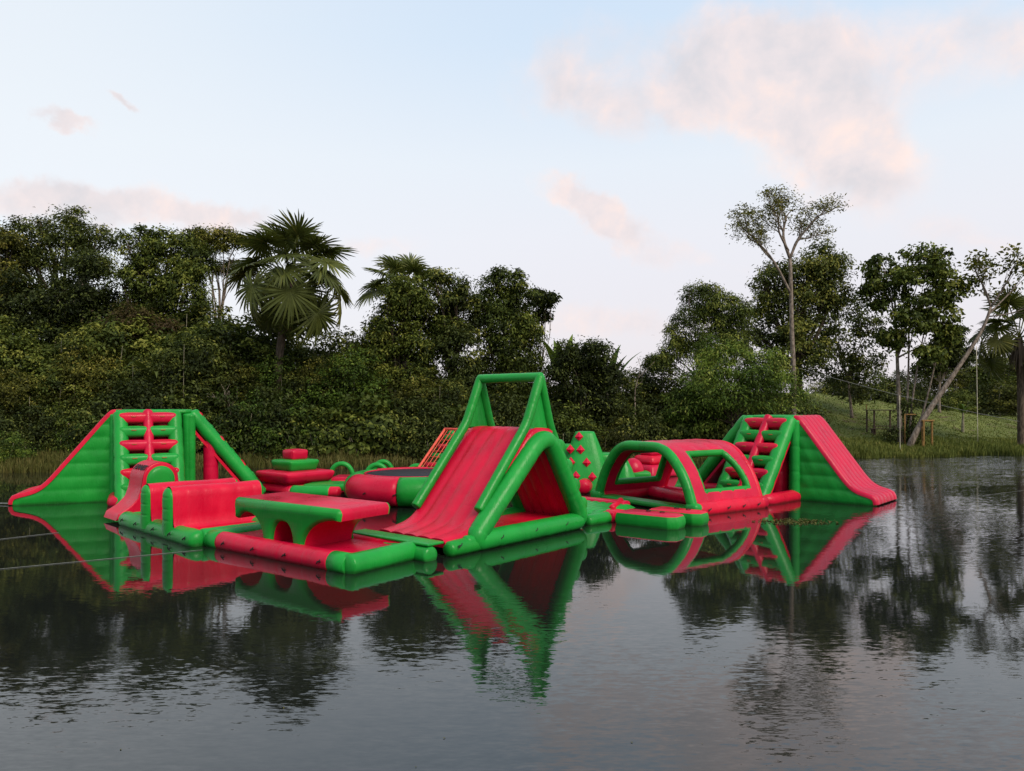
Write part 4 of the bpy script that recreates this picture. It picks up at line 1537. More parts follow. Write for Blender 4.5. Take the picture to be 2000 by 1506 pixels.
def crown_points(lobes, leaf=0.24, clump=0.6, per=34, dens=1.0, hollow=0.55, droop=0.0, tint0=0.42, ground_fill=False):
    """leaf clumps over the volume of each lobe, thicker towards its skin"""
    Cs, Ns, Ss, Ts, As = [], [], [], [], []
    for (cx, cy, cz, rx, ry, rz) in lobes:
        area = 4 * math.pi * ((rx * ry) ** 1.6 / 3 + (rx * rz) ** 1.6 / 3 + (ry * rz) ** 1.6 / 3) ** (1 / 1.6)
        k = max(6, int(area / (clump * clump) * 0.62 * dens))
        d = unit(rng.normal(size=(k, 3)))
        r = hollow + (1.08 - hollow) * rng.random(k) ** 0.55
        r += 0.1 * rng.normal(size=k)
        cc = np.array([cx, cy, cz]) + d * r[:, None] * np.array([rx, ry, rz])
        ct = tint0 + 0.12 * rng.normal() + 0.2 * rng.normal(size=k) + 0.10 * d[:, 2] + 0.12 * (r - 0.8)  # light and shade painted in: clumps paler on top and outside, darker within
        csz = clump * (0.6 + 0.8 * rng.random(k))
        m_ = rng.poisson(per, k).clip(6)
        idx = np.repeat(np.arange(k), m_)
        nl = len(idx)
        off_ = rng.normal(size=(nl, 3)) * np.array([0.55, 0.55, 0.34]) * csz[idx][:, None]
        rad = np.linalg.norm(off_, axis=1)
        off_[:, 2] -= droop * rad
        P = cc[idx] + off_
        out = d[idx]
        Nn = 0.45 * out + np.array([0, 0, 0.65]) + 0.55 * rng.normal(size=(nl, 3)) + 0.4 * off_ / csz[idx][:, None]
        Cs.append(P); Ns.append(Nn)
        Ss.append(leaf * (0.6 + 0.8 * rng.random(nl)))
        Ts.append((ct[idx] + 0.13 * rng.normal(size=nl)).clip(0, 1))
        As.append(off_ + out * 0.5 * csz[idx][:, None] - np.array([0, 0, 0.3]) * csz[idx][:, None])
    return np.concatenate(Cs), np.concatenate(Ns), np.concatenate(Ss), np.concatenate(Ts), np.concatenate(As)

def limb_tubes(mb, start, lobes, r0, bend=0.12, seg=7, frac=0.75, trunk_top=None):
    """trunk to a fork, then a limb into every lobe"""
    start = Vector(start)
    cen = sum((Vector(l[:3]) for l in lobes), Vector()) / len(lobes)
    low = min(l[2] - l[5] for l in lobes)
    fork = trunk_top or Vector((start.x + (cen.x - start.x) * 0.55, start.y + (cen.y - start.y) * 0.55, max(start.z + 0.8, start.z + (cen.z - start.z) * 0.55)))
    mid = start.lerp(fork, 0.5) + Vector((random.uniform(-1, 1), random.uniform(-1, 1), 0)) * bend * (fork - start).length * 0.4
    pts = resample(fillet([start, mid, fork], 99, 6), 7)
    mb.tube(pts, [r0 * (1.25 if i == 0 else 1 - 0.4 * i / 7) for i in range(8)], seg=9, cap=0.1)
    for l in lobes:
        e = Vector(l[:3]) + Vector((0, 0, l[5] * 0.35))
        m_ = fork.lerp(e, 0.5) + Vector((random.uniform(-1, 1), random.uniform(-1, 1), random.uniform(-0.3, 0.6))) * bend * (e - fork).length
        ps = resample(fillet([fork - Vector((0, 0, 0.1)), m_, e], 99, 5), 6)
        mb.tube(ps, [r0 * 0.55 * (1 - 0.75 * i / 6) for i in range(7)], seg=6, cap=0.1)
        for k in range(4):
            d = Vector((random.gauss(0, 1), random.gauss(0, 1), random.gauss(0.3, 0.6))).normalized()
            e2 = Vector(l[:3]) + Vector((d.x * l[3], d.y * l[4], d.z * l[5])) * 0.85
            s2 = ps[random.choice((3, 4, 5))]
            mb.tube([s2, s2.lerp(e2, 0.5) + Vector((0, 0, 0.15)), e2], [r0 * 0.22, r0 * 0.14, r0 * 0.05], seg=5, cap=0)
    return fork

def px_lobes(lobes, Y, base, dep=1.0, jit=0.8, sat=5):
    """lobes given by bearing and size, turned into metres round the plant's base"""
    o = []
    for (px, py, rx, ry) in lobes:
        k = Y / F_PX
        dy = random.uniform(-jit, jit)
        X_, Z_ = at(px, Y) - base[0], zat(py, Y) - base[2]
        rY = (rx + ry) / 2 * k * dep
        o.append((X_, dy, Z_, rx * k * 0.84, rY * 0.84, ry * k * 0.84))
        if sat:
            for q in range(sat):
                a = 2 * math.pi * (q + random.random()) / sat
                e = random.uniform(-0.2, 0.5)
                f = random.uniform(0.28, 0.46)
                o.append((X_ + rx * k * 0.78 * math.cos(a), dy - rY * 0.5 * random.random(), Z_ + ry * k * 0.78 * math.sin(a) + e * 0.2, rx * k * f, rY * f, ry * k * f * random.uniform(0.75, 1.1)))
    return o

def tree(name, label, Y, base_px, lobes, mat, r0=0.25, bark=BARK, leaf=0.25, clump=0.62, per=56, dens=1.0, hollow=0.4, droop=0.1, tint0=0.42, group=None,
         cat="tree", dep=1.0, jit=1.0, width=0.42, bend=0.12, trunk_top=None):
    bx = at(base_px, Y)
    base = (bx, Y, terrain(bx, Y))
    root = empty(name, base, label, cat, group)
    dens *= 0.95
    L = px_lobes(lobes, Y, base, dep, jit)
    mb = MB()
    limb_tubes(mb, (0, 0, -0.3), L[::3], r0, bend, trunk_top=trunk_top)
    mb.build("trunk", bark, root, doubles=False)
    C, Nn, S, T, A = crown_points(L, leaf, clump, per, dens, hollow, droop, tint0)
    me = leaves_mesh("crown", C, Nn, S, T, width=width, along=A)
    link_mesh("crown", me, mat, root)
    return root

G_L = "trees of the forest edge on the left"
tree("forest_tree", "tallest broad forest tree at the left edge, rounded crown against the sky", 64, 120,
     [(125, 452, 62, 34), (65, 478, 48, 36), (182, 468, 36, 34), (120, 500, 60, 34), (35, 515, 45, 36), (185, 515, 30, 28)], LEAF_DARK, r0=0.35, group=G_L, tint0=0.5, clump=0.75, dens=0.9, bark=BARK_PALE)
tree("forest_tree", "dark tree below the tallest crown at left, filling the forest wall", 60, 170,
     [(180, 555, 55, 50), (125, 590, 60, 50), (205, 620, 40, 50), (60, 600, 60, 60), (150, 660, 70, 55)], LEAF_DARK, r0=0.3, group=G_L, tint0=0.45)
tree("forest_tree", "brownish olive tree at the far left margin of the forest", 61, 15,
     [(12, 470, 26, 30), (10, 540, 48, 50), (30, 600, 45, 50), (-30, 580, 50, 70)], LEAF_OLIVE, r0=0.25, group=G_L, tint0=0.32, dens=0.9)
tree("forest_tree", "bushy mid green tree with twiggy top left of the big palm", 60, 320,
     [(285, 488, 42, 38), (335, 478, 42, 32), (375, 505, 36, 36), (295, 560, 55, 55), (365, 570, 52, 58), (320, 640, 70, 50), (255, 600, 32, 60)], LEAF_MID, r0=0.3, group=G_L, tint0=0.5)
tree("forest_tree", "flat crowned airy tree with pale branches just left of the big palm", 66, 430,
     [(425, 464, 42, 14), (395, 474, 34, 18), (462, 480, 26, 14), (440, 520, 30, 14)], LEAF_OLIVE, r0=0.16, bark=BARK_PALE, group=G_L, leaf=0.22, dens=0.8, clump=0.6, tint0=0.5)
tree("forest_tree", "rust brown tinged shrubby tree low between the left trees", 57, 250,
     [(260, 630, 42, 28), (300, 640, 40, 24), (235, 660, 36, 30)], LEAF_RUST, r0=0.15, group=G_L, dens=0.8)
tree("forest_tree", "vine draped tree holding the half hidden palm", 57.5, 790,
     [(800, 585, 42, 48), (762, 640, 48, 55), (832, 640, 44, 60), (735, 670, 32, 46), (800, 715, 55, 55)], LEAF_MID, r0=0.25, group=G_L, tint0=0.42)
tree("forest_tree", "leafy rounded tree between the half hidden palm and the twiggy topped tree", 58, 890,
     [(878, 568, 36, 30), (905, 605, 44, 46), (870, 640, 44, 50), (905, 695, 48, 60)], LEAF_DARK, r0=0.25, group=G_L, tint0=0.5)
tree("forest_tree", "tall vine hung tree with twiggy top right of the forest, before the gap", 58, 1000,
     [(990, 548, 32, 28), (965, 585, 40, 38), (1022, 590, 30, 42), (985, 640, 50, 55), (1030, 670, 30, 60), (970, 715, 42, 60), (1015, 740, 40, 50)], LEAF_MID, r0=0.25, group=G_L, tint0=0.46, droop=0.4)
tree("umbrella_tree", "thin pale stemmed tree with umbrella leaf clusters at the forest corner", 60, 1058,
     [(1062, 592, 20, 10), (1050, 572, 12, 7), (1072, 585, 12, 8), (1058, 618, 14, 9)], LEAF_DARK, r0=0.07, bark=BARK_PALE, leaf=0.34, clump=0.4, per=14, dens=0.9)
tree("vine_mound", "rounded mound of dark vines in the gap right of the forest", 55, 1145,
     [(1135, 692, 46, 30), (1165, 712, 46, 40), (1112, 735, 38, 44), (1175, 760, 46, 50), (1130, 800, 50, 50)], LEAF_DARK, r0=0.18, cat="shrub", tint0=0.42)
tree("feathery_tree", "feathery arching bamboo like clump left of the pale trunk", 60, 1400,
     [(1372, 582, 40, 34), (1412, 602, 36, 38), (1345, 640, 42, 42), (1398, 668, 48, 46), (1315, 682, 30, 24), (1285, 705, 22, 14), (1432, 640, 30, 50)], LEAF_MID, r0=0.10, leaf=0.28, width=0.26, droop=0.5, tint0=0.46, dens=1.25, clump=0.6)
tree("spreading_bush", "wide spreading bright green bush in front of the pale trunk", 55.5, 1450,
     [(1420, 700, 60, 45), (1480, 722, 52, 45), (1370, 735, 45, 45), (1435, 765, 80, 45), (1520, 760, 40, 45), (1360, 795, 60, 45)], LEAF_FRESH, r0=0.16, leaf=0.26, width=0.26, droop=0.4, tint0=0.4, cat="shrub")
tree("dark_tree", "dense dark green tree standing behind the pale trunk", 68, 1570,
     [(1512, 560, 38, 44), (1600, 512, 40, 36), (1565, 560, 45, 50), (1625, 560, 34, 44), (1505, 630, 44, 55), (1590, 630, 50, 55), (1545, 690, 55, 55)], LEAF_DARK, r0=0.4, tint0=0.5, clump=0.8, leaf=0.3)
tree("airy_tree", "airy low spreading tree between the dark tree and the broad multi trunk tree", 74, 1665,
     [(1655, 600, 36, 26), (1640, 665, 44, 30), (1690, 640, 36, 22), (1625, 715, 50, 32), (1690, 705, 40, 24), (1665, 755, 46, 28)], LEAF_DARK, r0=0.16, bark=BARK_PALE, leaf=0.34, clump=0.75, dens=0.6, per=22, tint0=0.5)

# broad multi trunk tree on the right bank
def broad_tree():
    Y = 64.5
    bx = at(1768, Y)
    base = Vector((bx, Y, terrain(bx, Y)))
    root = empty("broad_tree", base, "broad rounded tree with several pale trunks on the right bank", "tree")
    L = px_lobes([(1735, 528, 40, 32), (1812, 508, 46, 30), (1775, 560, 50, 34), (1845, 556, 34, 40), (1718, 575, 30, 28), (1825, 612, 42, 34), (1770, 622, 40, 26),
                  (1850, 655, 22, 18), (1745, 660, 26, 14), (1800, 690, 22, 12)], Y, base, 1.1, 1.4)
    for k, (tx, ty) in enumerate(((1755, 560), (1782, 540), (1820, 560), (1845, 590))):
        mb = MB()
        s = Vector((-0.4 + 0.35 * k, 0.2 * (k % 2), -0.3))
        e = Vector((at(tx, Y) - bx, random.uniform(-0.8, 0.8), zat(ty, Y) - base.z))
        m1 = s.lerp(e, 0.35) + Vector((random.uniform(-0.4, 0.4), 0, 0))
        ps = resample(fillet([s, m1, e], 99, 6), 9)
        r0 = (0.22, 0.12, 0.10, 0.10)[k]
        mb.tube(ps, [r0 * (1.2 if i == 0 else 1 - 0.7 * i / 9) for i in range(10)], seg=9, cap=0.1)
        for l in random.sample(L, 5):
            s2 = ps[random.choice((5, 6, 7))]
            e2 = Vector(l[:3])
            mb.tube(resample(fillet([s2, s2.lerp(e2, 0.5) + Vector((0, 0, 0.6)), e2], 99, 4), 5), [r0 * 0.4 * (1 - 0.14 * i) for i in range(6)], seg=6, cap=0)
        mb.build("trunk", BARK_PALE, root, doubles=False)
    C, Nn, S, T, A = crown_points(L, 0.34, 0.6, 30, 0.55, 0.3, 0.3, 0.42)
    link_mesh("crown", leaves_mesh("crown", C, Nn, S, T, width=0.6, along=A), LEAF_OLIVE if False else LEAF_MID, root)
    L2 = px_lobes([(1760, 850, 26, 22), (1785, 845, 20, 26), (1775, 800, 16, 26)], Y, base, 1.0, 0.5)
    C, Nn, S, T, A = crown_points(L2, 0.22, 0.5, 22, 0.8, 0.4, 0.3, 0.3)
    link_mesh("climbing_vine", leaves_mesh("climbing_vine", C, Nn, S, T, along=A), LEAF_DARK, root)
broad_tree()

def branching(mb, p, d, length, r, depth, tips, spread=0.5, up=0.25):
    d = d.normalized()
    n = 4
    pts, q, dd = [p], p.copy(), d.copy()
    for i in range(n):
        dd = (dd + Vector((random.gauss(0, 0.14), random.gauss(0, 0.14), random.gauss(0.03, 0.1)))).normalized()
        q = q + dd * length / n
        pts.append(q.copy())
    mb.tube(pts, [r * (1 - 0.35 * i / n) for i in range(n + 1)], seg=7 if r > 0.05 else 5, cap=0)
    if depth == 0:
        tips.append((q, dd))
        return
    for k in range(random.choice((2, 2, 3))):
        nd = (dd + Vector((random.gauss(0, spread), random.gauss(0, spread), random.gauss(up, spread * 0.5)))).normalized()
        branching(mb, q, nd, length * random.uniform(0.62, 0.85), r * 0.62, depth - 1, tips, spread, up)
    if depth >= 2:
        s = pts[2]
        nd = (dd + Vector((random.gauss(0, 0.8), random.gauss(0, 0.8), 0.2))).normalized()
        branching(mb, s, nd, length * 0.6, r * 0.45, depth - 2, tips, spread, up)

def tip_leaves(tips, leaf, spread, per, tint0, mat, root, width=0.4):
    Cs = np.array([t_[0][:] for t_ in tips])
    m_ = rng.poisson(per, len(Cs)).clip(3)
    idx = np.repeat(np.arange(len(Cs)), m_)
    off_ = rng.normal(size=(len(idx), 3)) * spread * np.array([1, 1, 0.6])
    C = Cs[idx] + off_
    Nn = np.array([0, 0, 0.7]) + 0.6 * rng.normal(size=C.shape)
    ct = tint0 + 0.14 * rng.normal(size=len(Cs))
    link_mesh("crown", leaves_mesh("crown", C, Nn, leaf * (0.6 + 0.8 * rng.random(len(C))), (ct[idx] + 0.12 * rng.normal(size=len(C))).clip(0, 1), width=width, along=off_), mat, root)

def pale_tree():
    Y = 60.5
    bx = at(1549, Y)
    base = Vector((bx, Y, terrain(bx, Y)))
    root = empty("tall_pale_tree", base, "tall slender tree with bare pale trunk and open crown above the others", "tree")
    k = Y / F_PX
    mb = MB()
    def wp(px, py, dy=0.0):
        return Vector((at(px, Y) - bx, dy, zat(py, Y) - base.z))
    tr = [wp(1549, 830), wp(1551, 740), wp(1546, 640), wp(1545, 560), wp(1543, 505)]
    tr[0].z = -0.4
    ps = resample(fillet(tr, 2.0, 5), 16)
    mb.tube(ps, [0.23 * (1 - 0.4 * i / 16) + (0.08 if i == 0 else 0) for i in range(17)], seg=12, cap=0.1)
    tips = []
    random.seed(21)
    def limb(path, r, depth, n=3):
        pp = resample(fillet(path, 1.2, 4), 8)
        mb.tube(pp, [r * (1 - 0.5 * i / 8) for i in range(9)], seg=7, cap=0)
        for i in (4, 5, 6, 7, 8):
            for _ in range(2 if i == 8 else 1):
                d = (pp[i] - pp[i - 1]).normalized() + Vector((random.gauss(0, 0.55), random.gauss(0, 0.6), random.gauss(0.25, 0.35)))
                branching(mb, pp[i], d, 0.95, r * 0.42, depth, tips, 0.55, 0.12)
    limb([wp(1543, 505), wp(1530, 470), wp(1535, 445, 0.6), wp(1543, 420, 0.8)], 0.14, 2)
    limb([wp(1543, 505), wp(1556, 470), wp(1575, 445, -0.6), wp(1588, 428, -0.6)], 0.12, 2)
    limb([wp(1545, 500), wp(1560, 465, 0.5), wp(1575, 462, 1.0), wp(1590, 458, 1.3)], 0.10, 2)
    limb([wp(1540, 490), wp(1515, 455, -0.5), wp(1514, 440, -0.9), wp(1510, 425, -1.0)], 0.10, 2)
    limb([wp(1545, 575), wp(1515, 520, -0.3), wp(1485, 482, -0.5), wp(1458, 468, -0.5)], 0.11, 2)
    limb([wp(1512, 515, -0.3), wp(1495, 490, 0.4), wp(1480, 462, 0.8), wp(1468, 450, 1.0)], 0.08, 2)
    mb.build("trunk", BARK_PALE, root, doubles=False)
    tip_leaves(tips, 0.22, 0.34, 22, 0.62, LEAF_OLIVE, root, 0.38)
pale_tree()

def leaning_tree():
    Y = 63.0
    bx = at(1788, Y)
    base = Vector((bx, Y, terrain(bx, Y)))
    root = empty("leaning_tree", base, "tree with a straight pale trunk leaning far to the right over the bank", "tree")
    def wp(px, py, dy=0.0):
        return Vector((at(px, Y) - bx, dy, zat(py, Y) - base.z))
    mb = MB()
    tr = [wp(1776, 872), wp(1800, 822), wp(1850, 750), wp(1905, 668), wp(1925, 632), wp(1935, 600)]
    ps = resample(fillet(tr, 1.5, 5), 18)
    mb.tube(ps, [0.27 - 0.009 * i for i in range(19)], seg=12, cap=0.2)
    tips = []
    random.seed(8)
    def limb(path, r, depth):
        pp = resample(fillet(path, 1.0, 4), 7)
        mb.tube(pp, [r * (1 - 0.5 * i / 7) for i in range(8)], seg=6, cap=0)
        for i in (3, 4, 5, 6, 7):
            d = (pp[i] - pp[i - 1]).normalized() + Vector((random.gauss(0, 0.6), random.gauss(0, 0.6), random.gauss(0.2, 0.35)))
            branching(mb, pp[i], d, 1.1, r * 0.4, depth, tips, 0.6, 0.12)
    limb([wp(1935, 600), wp(1925, 565), wp(1912, 545), wp(1905, 530)], 0.09, 1)
    limb([wp(1935, 600), wp(1950, 570, -0.4), wp(1962, 545, -0.6), wp(1965, 528, -0.8)], 0.09, 1)
    limb([wp(1930, 615), wp(1960, 590, 0.5), wp(1985, 570, 0.8), wp(1998, 552, 0.8)], 0.08, 1)
    limb([wp(1932, 618), wp(1965, 615, -0.3), wp(1990, 605, -0.6), wp(2012, 598, -0.6)], 0.06, 1)
    limb([wp(1936, 598), wp(1938, 575, 0.8), wp(1932, 555, 1.0), wp(1935, 535, 1.1)], 0.06, 1)
    mb.build("trunk", BARK_PALE, root, doubles=False)
    tip_leaves(tips, 0.36, 0.42, 18, 0.5, LEAF_OLIVE, root, 0.55)
leaning_tree()

# ---- fan palms
def fan_frond_mesh(name, Lp=2.4, Rf=2.0, nseg=42, bend=0.7):
    vs, fs, tn = [], [], []
    def strip(rows, w_, t_):
        b = len(vs)
        for (c, side, wd) in rows:
            vs.append(c - side * wd); vs.append(c + side * wd)
            tn.extend((t_, t_))
        for i in range(len(rows) - 1):
            fs.append((b + 2 * i, b + 2 * i + 1, b + 2 * i + 3, b + 2 * i + 2))
    # petiole
    pp = [Vector((0, Lp * i / 5, 0.22 * math.sin(i / 5 * math.pi * 0.8))) for i in range(6)]
    strip([(p, Vector((1, 0, 0)), 0.05) for p in pp], 0, 0.8)
    strip([(p, Vector((0, 0, 1)), 0.04) for p in pp], 0, 0.8)
    hub = pp[-1]
    cb, sb = math.cos(bend), math.sin(bend)
    for k in range(nseg):
        a = R(-158 + 316 * k / (nseg - 1))
        r1 = Rf * (0.88 + 0.2 * random.random()) * (0.82 + 0.18 * math.cos(a * 0.5))
        rows = []
        t_ = 0.35 + 0.2 * random.random() + (0.35 if random.random() < 0.05 else 0)
        dev = random.gauss(0, 0.05)
        for i in range(5):
            f = i / 4
            rr = r1 * f
            x, y = math.sin(a + dev * f) * rr, math.cos(a + dev * f) * rr
            z = -0.27 * Rf * f ** 2.4 * (0.7 + 0.6 * random.random()) * 0.6 + 0.12 * Rf * f * (1 - f)
            p = Vector((x, y * cb + z * sb, -y * sb + z * cb))
            wd = Rf * 0.075 * (0.25 + 1.0 * f) * (1 - f ** 3) ** 1.0 + 0.012
            side = Vector((math.cos(a), -math.sin(a) * cb, math.sin(a) * sb))
            tilt = Vector((0, sb, cb)) * (0.5 if k % 2 else -0.5)
            rows.append((hub + p, (side + tilt).normalized(), wd * 0.62))
        strip(rows, 0, t_)
    me = bpy.data.meshes.new(name)
    me.from_pydata([tuple(v) for v in vs], [], fs)
    a = me.attributes.new('tint', 'FLOAT_COLOR', 'POINT')
    a.data.foreach_set('color', np.array([[t_, 0, 0, 1] for t_ in tn], np.float32).ravel())
    return me

def fan_palm(label, px, Y, crown_py, scale, n, trunk_px=None, r=0.28, skirt=True, seed=1, tilt_min=-50, name="fan_palm"):
    random.seed(seed)
    bx = at(trunk_px or px, Y)
    base = Vector((bx, Y, terrain(bx, Y)))
    root = empty(name, base, label, "palm")
    top = Vector((at(px, Y) - bx, 0, zat(crown_py, Y) - base.z))
    mb = MB()
    ps = resample(fillet([(0, 0, -0.3), Vector((0, 0, top.z * 0.5)), top], 3.0, 6), 24)
    mb.tube(ps, [r * (1.0 + 0.06 * (i % 2)) for i in range(25)], seg=12, cap=0.3)
    mb.build("trunk", BARK, root, doubles=False)
    variants = [fan_frond_mesh("frond", 3.5 * scale, 2.2 * scale, 44, b_) for b_ in (0.45, 0.8, 1.15)]
    for k in range(n):
        az = k * 137.5 + random.uniform(-18, 18)
        el = 82 - (82 - tilt_min) * ((k + 0.5) / n) ** 0.9 + random.uniform(-8, 8)
        me = variants[0 if el > 35 else (1 if el > -5 else 2)]
        yl = el < 10 and random.random() < 0.3
        f = link_mesh("frond", me.copy() if yl else me, None, root)
        if yl: f.data.materials.clear()
        if not f.data.materials: f.data.materials.append(PALM_PALE if yl else PALM)
        f.location = top + Vector((0, 0, random.uniform(-0.4, 0.15)))
        f.rotation_euler = (R(el), random.uniform(-0.35, 0.35), R(az))
        s = random.uniform(0.86, 1.1)
        f.scale = (s, s, s)
    if skirt:
        # hanging dead sheaths below the crown
        vs, fs, tn = [], [], []
        for k in range(90):
            a = random.uniform(0, 2 * math.pi)
            L = random.uniform(0.9, 2.6) * scale
            p = top + Vector((math.cos(a) * r * 1.2, math.sin(a) * r * 1.2, -random.uniform(0.2, 1.4)))
            q = p + Vector((math.cos(a) * 0.45, math.sin(a) * 0.45, -L))
            s = Vector((-math.sin(a), math.cos(a), 0)) * 0.07
            b = len(vs)
            vs += [p - s, p + s, q + s * 0.3, q - s * 0.3]
            fs.append((b, b + 1, b + 2, b + 3))
            tn += [0.4 + 0.5 * random.random()] * 4
        me = bpy.data.meshes.new("dead_sheath")
        me.from_pydata([tuple(v) for v in vs], [], fs)
        a_ = me.attributes.new('tint', 'FLOAT_COLOR', 'POINT')
        a_.data.foreach_set('color', np.array([[t_, 0, 0, 1] for t_ in tn], np.float32).ravel())
        link_mesh("dead_sheath", me, DEAD, root)
    return root
PALM_PALE = leafy("palm_blade_yellowing", [(0.0, (0.05, 0.05, 0.012)), (0.5, (0.11, 0.11, 0.025)), (1.0, (0.2, 0.17, 0.04))], rough=0.45)
DEAD = leafy("dead_frond", [(0.0, (0.05, 0.035, 0.025)), (0.6, (0.12, 0.085, 0.062)), (1.0, (0.2, 0.15, 0.11))], rough=0.8, transl=0.05)
fan_palm("large fan palm rising above the forest, its fronds spread like stars", 567, 54.5, 552, 1.02, 34, trunk_px=540, seed=3)
fan_palm("half hidden fan palm poking out of vines right of the large palm", 795, 60.5, 585, 0.8, 18, seed=5, tilt_min=-5, skirt=False)
fan_palm("fan palm with a skirt of dead fronds at the right edge", 1990, 66, 660, 0.88, 22, trunk_px=1994, seed=9)

# ---- thicket shrubs (a few shapes, many plants)
def shrub_mesh(seed, lobes, mat, leaf, width=0.42, droop=0.15, tint0=0.42, stems=6, dens=1.0):
    random.seed(seed)
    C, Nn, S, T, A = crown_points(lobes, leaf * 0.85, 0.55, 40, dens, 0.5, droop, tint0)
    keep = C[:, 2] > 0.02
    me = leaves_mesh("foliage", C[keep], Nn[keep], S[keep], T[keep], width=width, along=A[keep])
    me.materials.append(mat)
    mb = MB()
    for k in range(stems):
        l = random.choice(lobes)
        e = Vector((l[0] + random.uniform(-0.6, 0.6) * l[3], l[1] + random.uniform(-0.9, 0.2) * l[4], l[2] + random.uniform(-0.3, 0.5) * l[5]))
        s = Vector((e.x * 0.6 + random.uniform(-0.3, 0.3), e.y * 0.8 - 0.2, -0.2))
        mb.tube(resample(fillet([s, s.lerp(e, 0.5) + Vector((random.uniform(-0.2, 0.2), 0, 0)), e], 99, 4), 5), [0.045 - 0.006 * i for i in range(6)], seg=5, cap=0)
    o = mb.build("stems", STEM_PALE, doubles=False)
    sm = o.data
    bpy.data.objects.remove(o)
    return me, sm
SHRUBS = [
    shrub_mesh(1, [(0, 0, 2.6, 1.8, 1.5, 1.6), (-1.3, 0.1, 1.8, 1.2, 1.2, 1.3), (1.2, -0.1, 1.9, 1.3, 1.2, 1.3), (0.2, -0.4, 1.1, 1.8, 1.2, 1.0)], LEAF_MID, 0.25),
    shrub_mesh(2, [(0.3, 0, 2.9, 1.4, 1.3, 1.7), (-1.0, 0, 2.1, 1.3, 1.2, 1.4), (1.1, 0.2, 1.7, 1.3, 1.2, 1.3), (-0.3, -0.5, 1.0, 1.6, 1.0, 1.0)], LEAF_DARK, 0.27),
    shrub_mesh(3, [(0, 0, 2.3, 2.0, 1.5, 1.3), (-1.4, 0, 1.6, 1.2, 1.1, 1.1), (1.5, -0.1, 1.5, 1.2, 1.2, 1.1), (0, -0.3, 1.0, 2.0, 1.1, 0.9)], LEAF_FRESH, 0.22, tint0=0.42),
    shrub_mesh(4, [(-0.4, 0, 2.8, 1.3, 1.2, 1.5), (0.8, 0, 2.3, 1.4, 1.2, 1.6), (0, -0.2, 1.2, 1.7, 1.2, 1.1)], LEAF_OLIVE, 0.24, tint0=0.36),
    shrub_mesh(5, [(0, 0, 2.4, 1.5, 1.3, 1.7), (0.9, 0.2, 1.5, 1.2, 1.1, 1.2), (-1.0, -0.2, 1.5, 1.2, 1.1, 1.2)], LEAF_MID, 0.36, width=0.6, droop=0.4, tint0=0.45, stems=9, dens=0.85),
]
TALL = [
    shrub_mesh(11, [(0, 0, 7.2, 1.9, 1.7, 1.7), (-1.6, 0, 5.6, 1.8, 1.6, 1.8), (1.6, 0.2, 5.8, 1.8, 1.6, 1.7), (0, -0.3, 4.2, 2.4, 1.6, 1.8), (-1.5, 0, 2.4, 1.9, 1.5, 1.9), (1.5, 0, 2.3, 1.9, 1.5, 1.9)], LEAF_MID, 0.3, stems=8),
    shrub_mesh(12, [(0.6, 0, 7.0, 1.6, 1.6, 1.9), (-1.2, 0, 6.0, 1.7, 1.6, 1.7), (1.8, 0.2, 4.8, 1.7, 1.6, 1.8), (-0.4, -0.3, 4.0, 2.3, 1.6, 1.8), (-1.7, 0, 2.2, 1.8, 1.5, 1.8), (1.3, 0, 2.2, 1.9, 1.5, 1.9)], LEAF_DARK, 0.3, stems=8, tint0=0.46),
    shrub_mesh(13, [(-0.5, 0, 7.3, 1.5, 1.6, 1.5), (1.1, 0, 6.4, 1.7, 1.6, 1.6), (-1.6, 0.2, 5.2, 1.7, 1.6, 1.7), (0.3, -0.3, 4.2, 2.3, 1.6, 1.8), (-1.4, 0, 2.3, 1.9, 1.5, 1.9), (1.6, 0, 2.3, 1.8, 1.5, 1.9)], LEAF_OLIVE, 0.28, stems=8, tint0=0.34),
    shrub_mesh(14, [(0.2, 0, 7.1, 2.0, 1.7, 1.8), (-1.7, 0, 5.0, 1.7, 1.6, 1.8), (1.6, 0.2, 5.0, 1.8, 1.6, 1.8), (0, -0.4, 3.8, 2.3, 1.6, 1.6), (-1.4, 0, 2.0, 1.9, 1.5, 1.7), (1.5, 0, 2.1, 1.9, 1.5, 1.8)], LEAF_FRESH, 0.28, stems=8, tint0=0.36),
]
def shrub(kind, px, py_top, Y, label, group, wide=1.0, name="shrub"):
    x = at(px, Y)
    z0 = terrain(x, Y)
    h = max(1.2, zat(py_top, Y) - z0)
    o = empty(name, (x, Y, z0), label, "shrub", group, rz=random.uniform(-0.5, 0.5))
    if h > 5.6:
        fm, sm = TALL[(0, 1, 3, 2, 0)[kind]]
        s = h / 8.9
        o.scale = (max(0.75, s) * wide, max(0.75, s), s)
    else:
        fm, sm = SHRUBS[kind]
        s = h / 4.2
        o.scale = (max(0.6, s) * 1.05 * wide, max(0.6, s) * 0.9, s)
    link_mesh("foliage", fm, None, o)
    link_mesh("stems", sm, None, o)
    return o
random.seed(77)
ORD = ("first second third fourth fifth sixth seventh eighth ninth tenth eleventh twelfth thirteenth fourteenth fifteenth sixteenth seventeenth "
       "eighteenth nineteenth twentieth").split() + ["twenty-" + q for q in "first second third fourth fifth sixth seventh eighth ninth".split()] + ["thirtieth"]
LOOK = ("mid green", "dark green", "fresh green", "olive", "broad leaved")
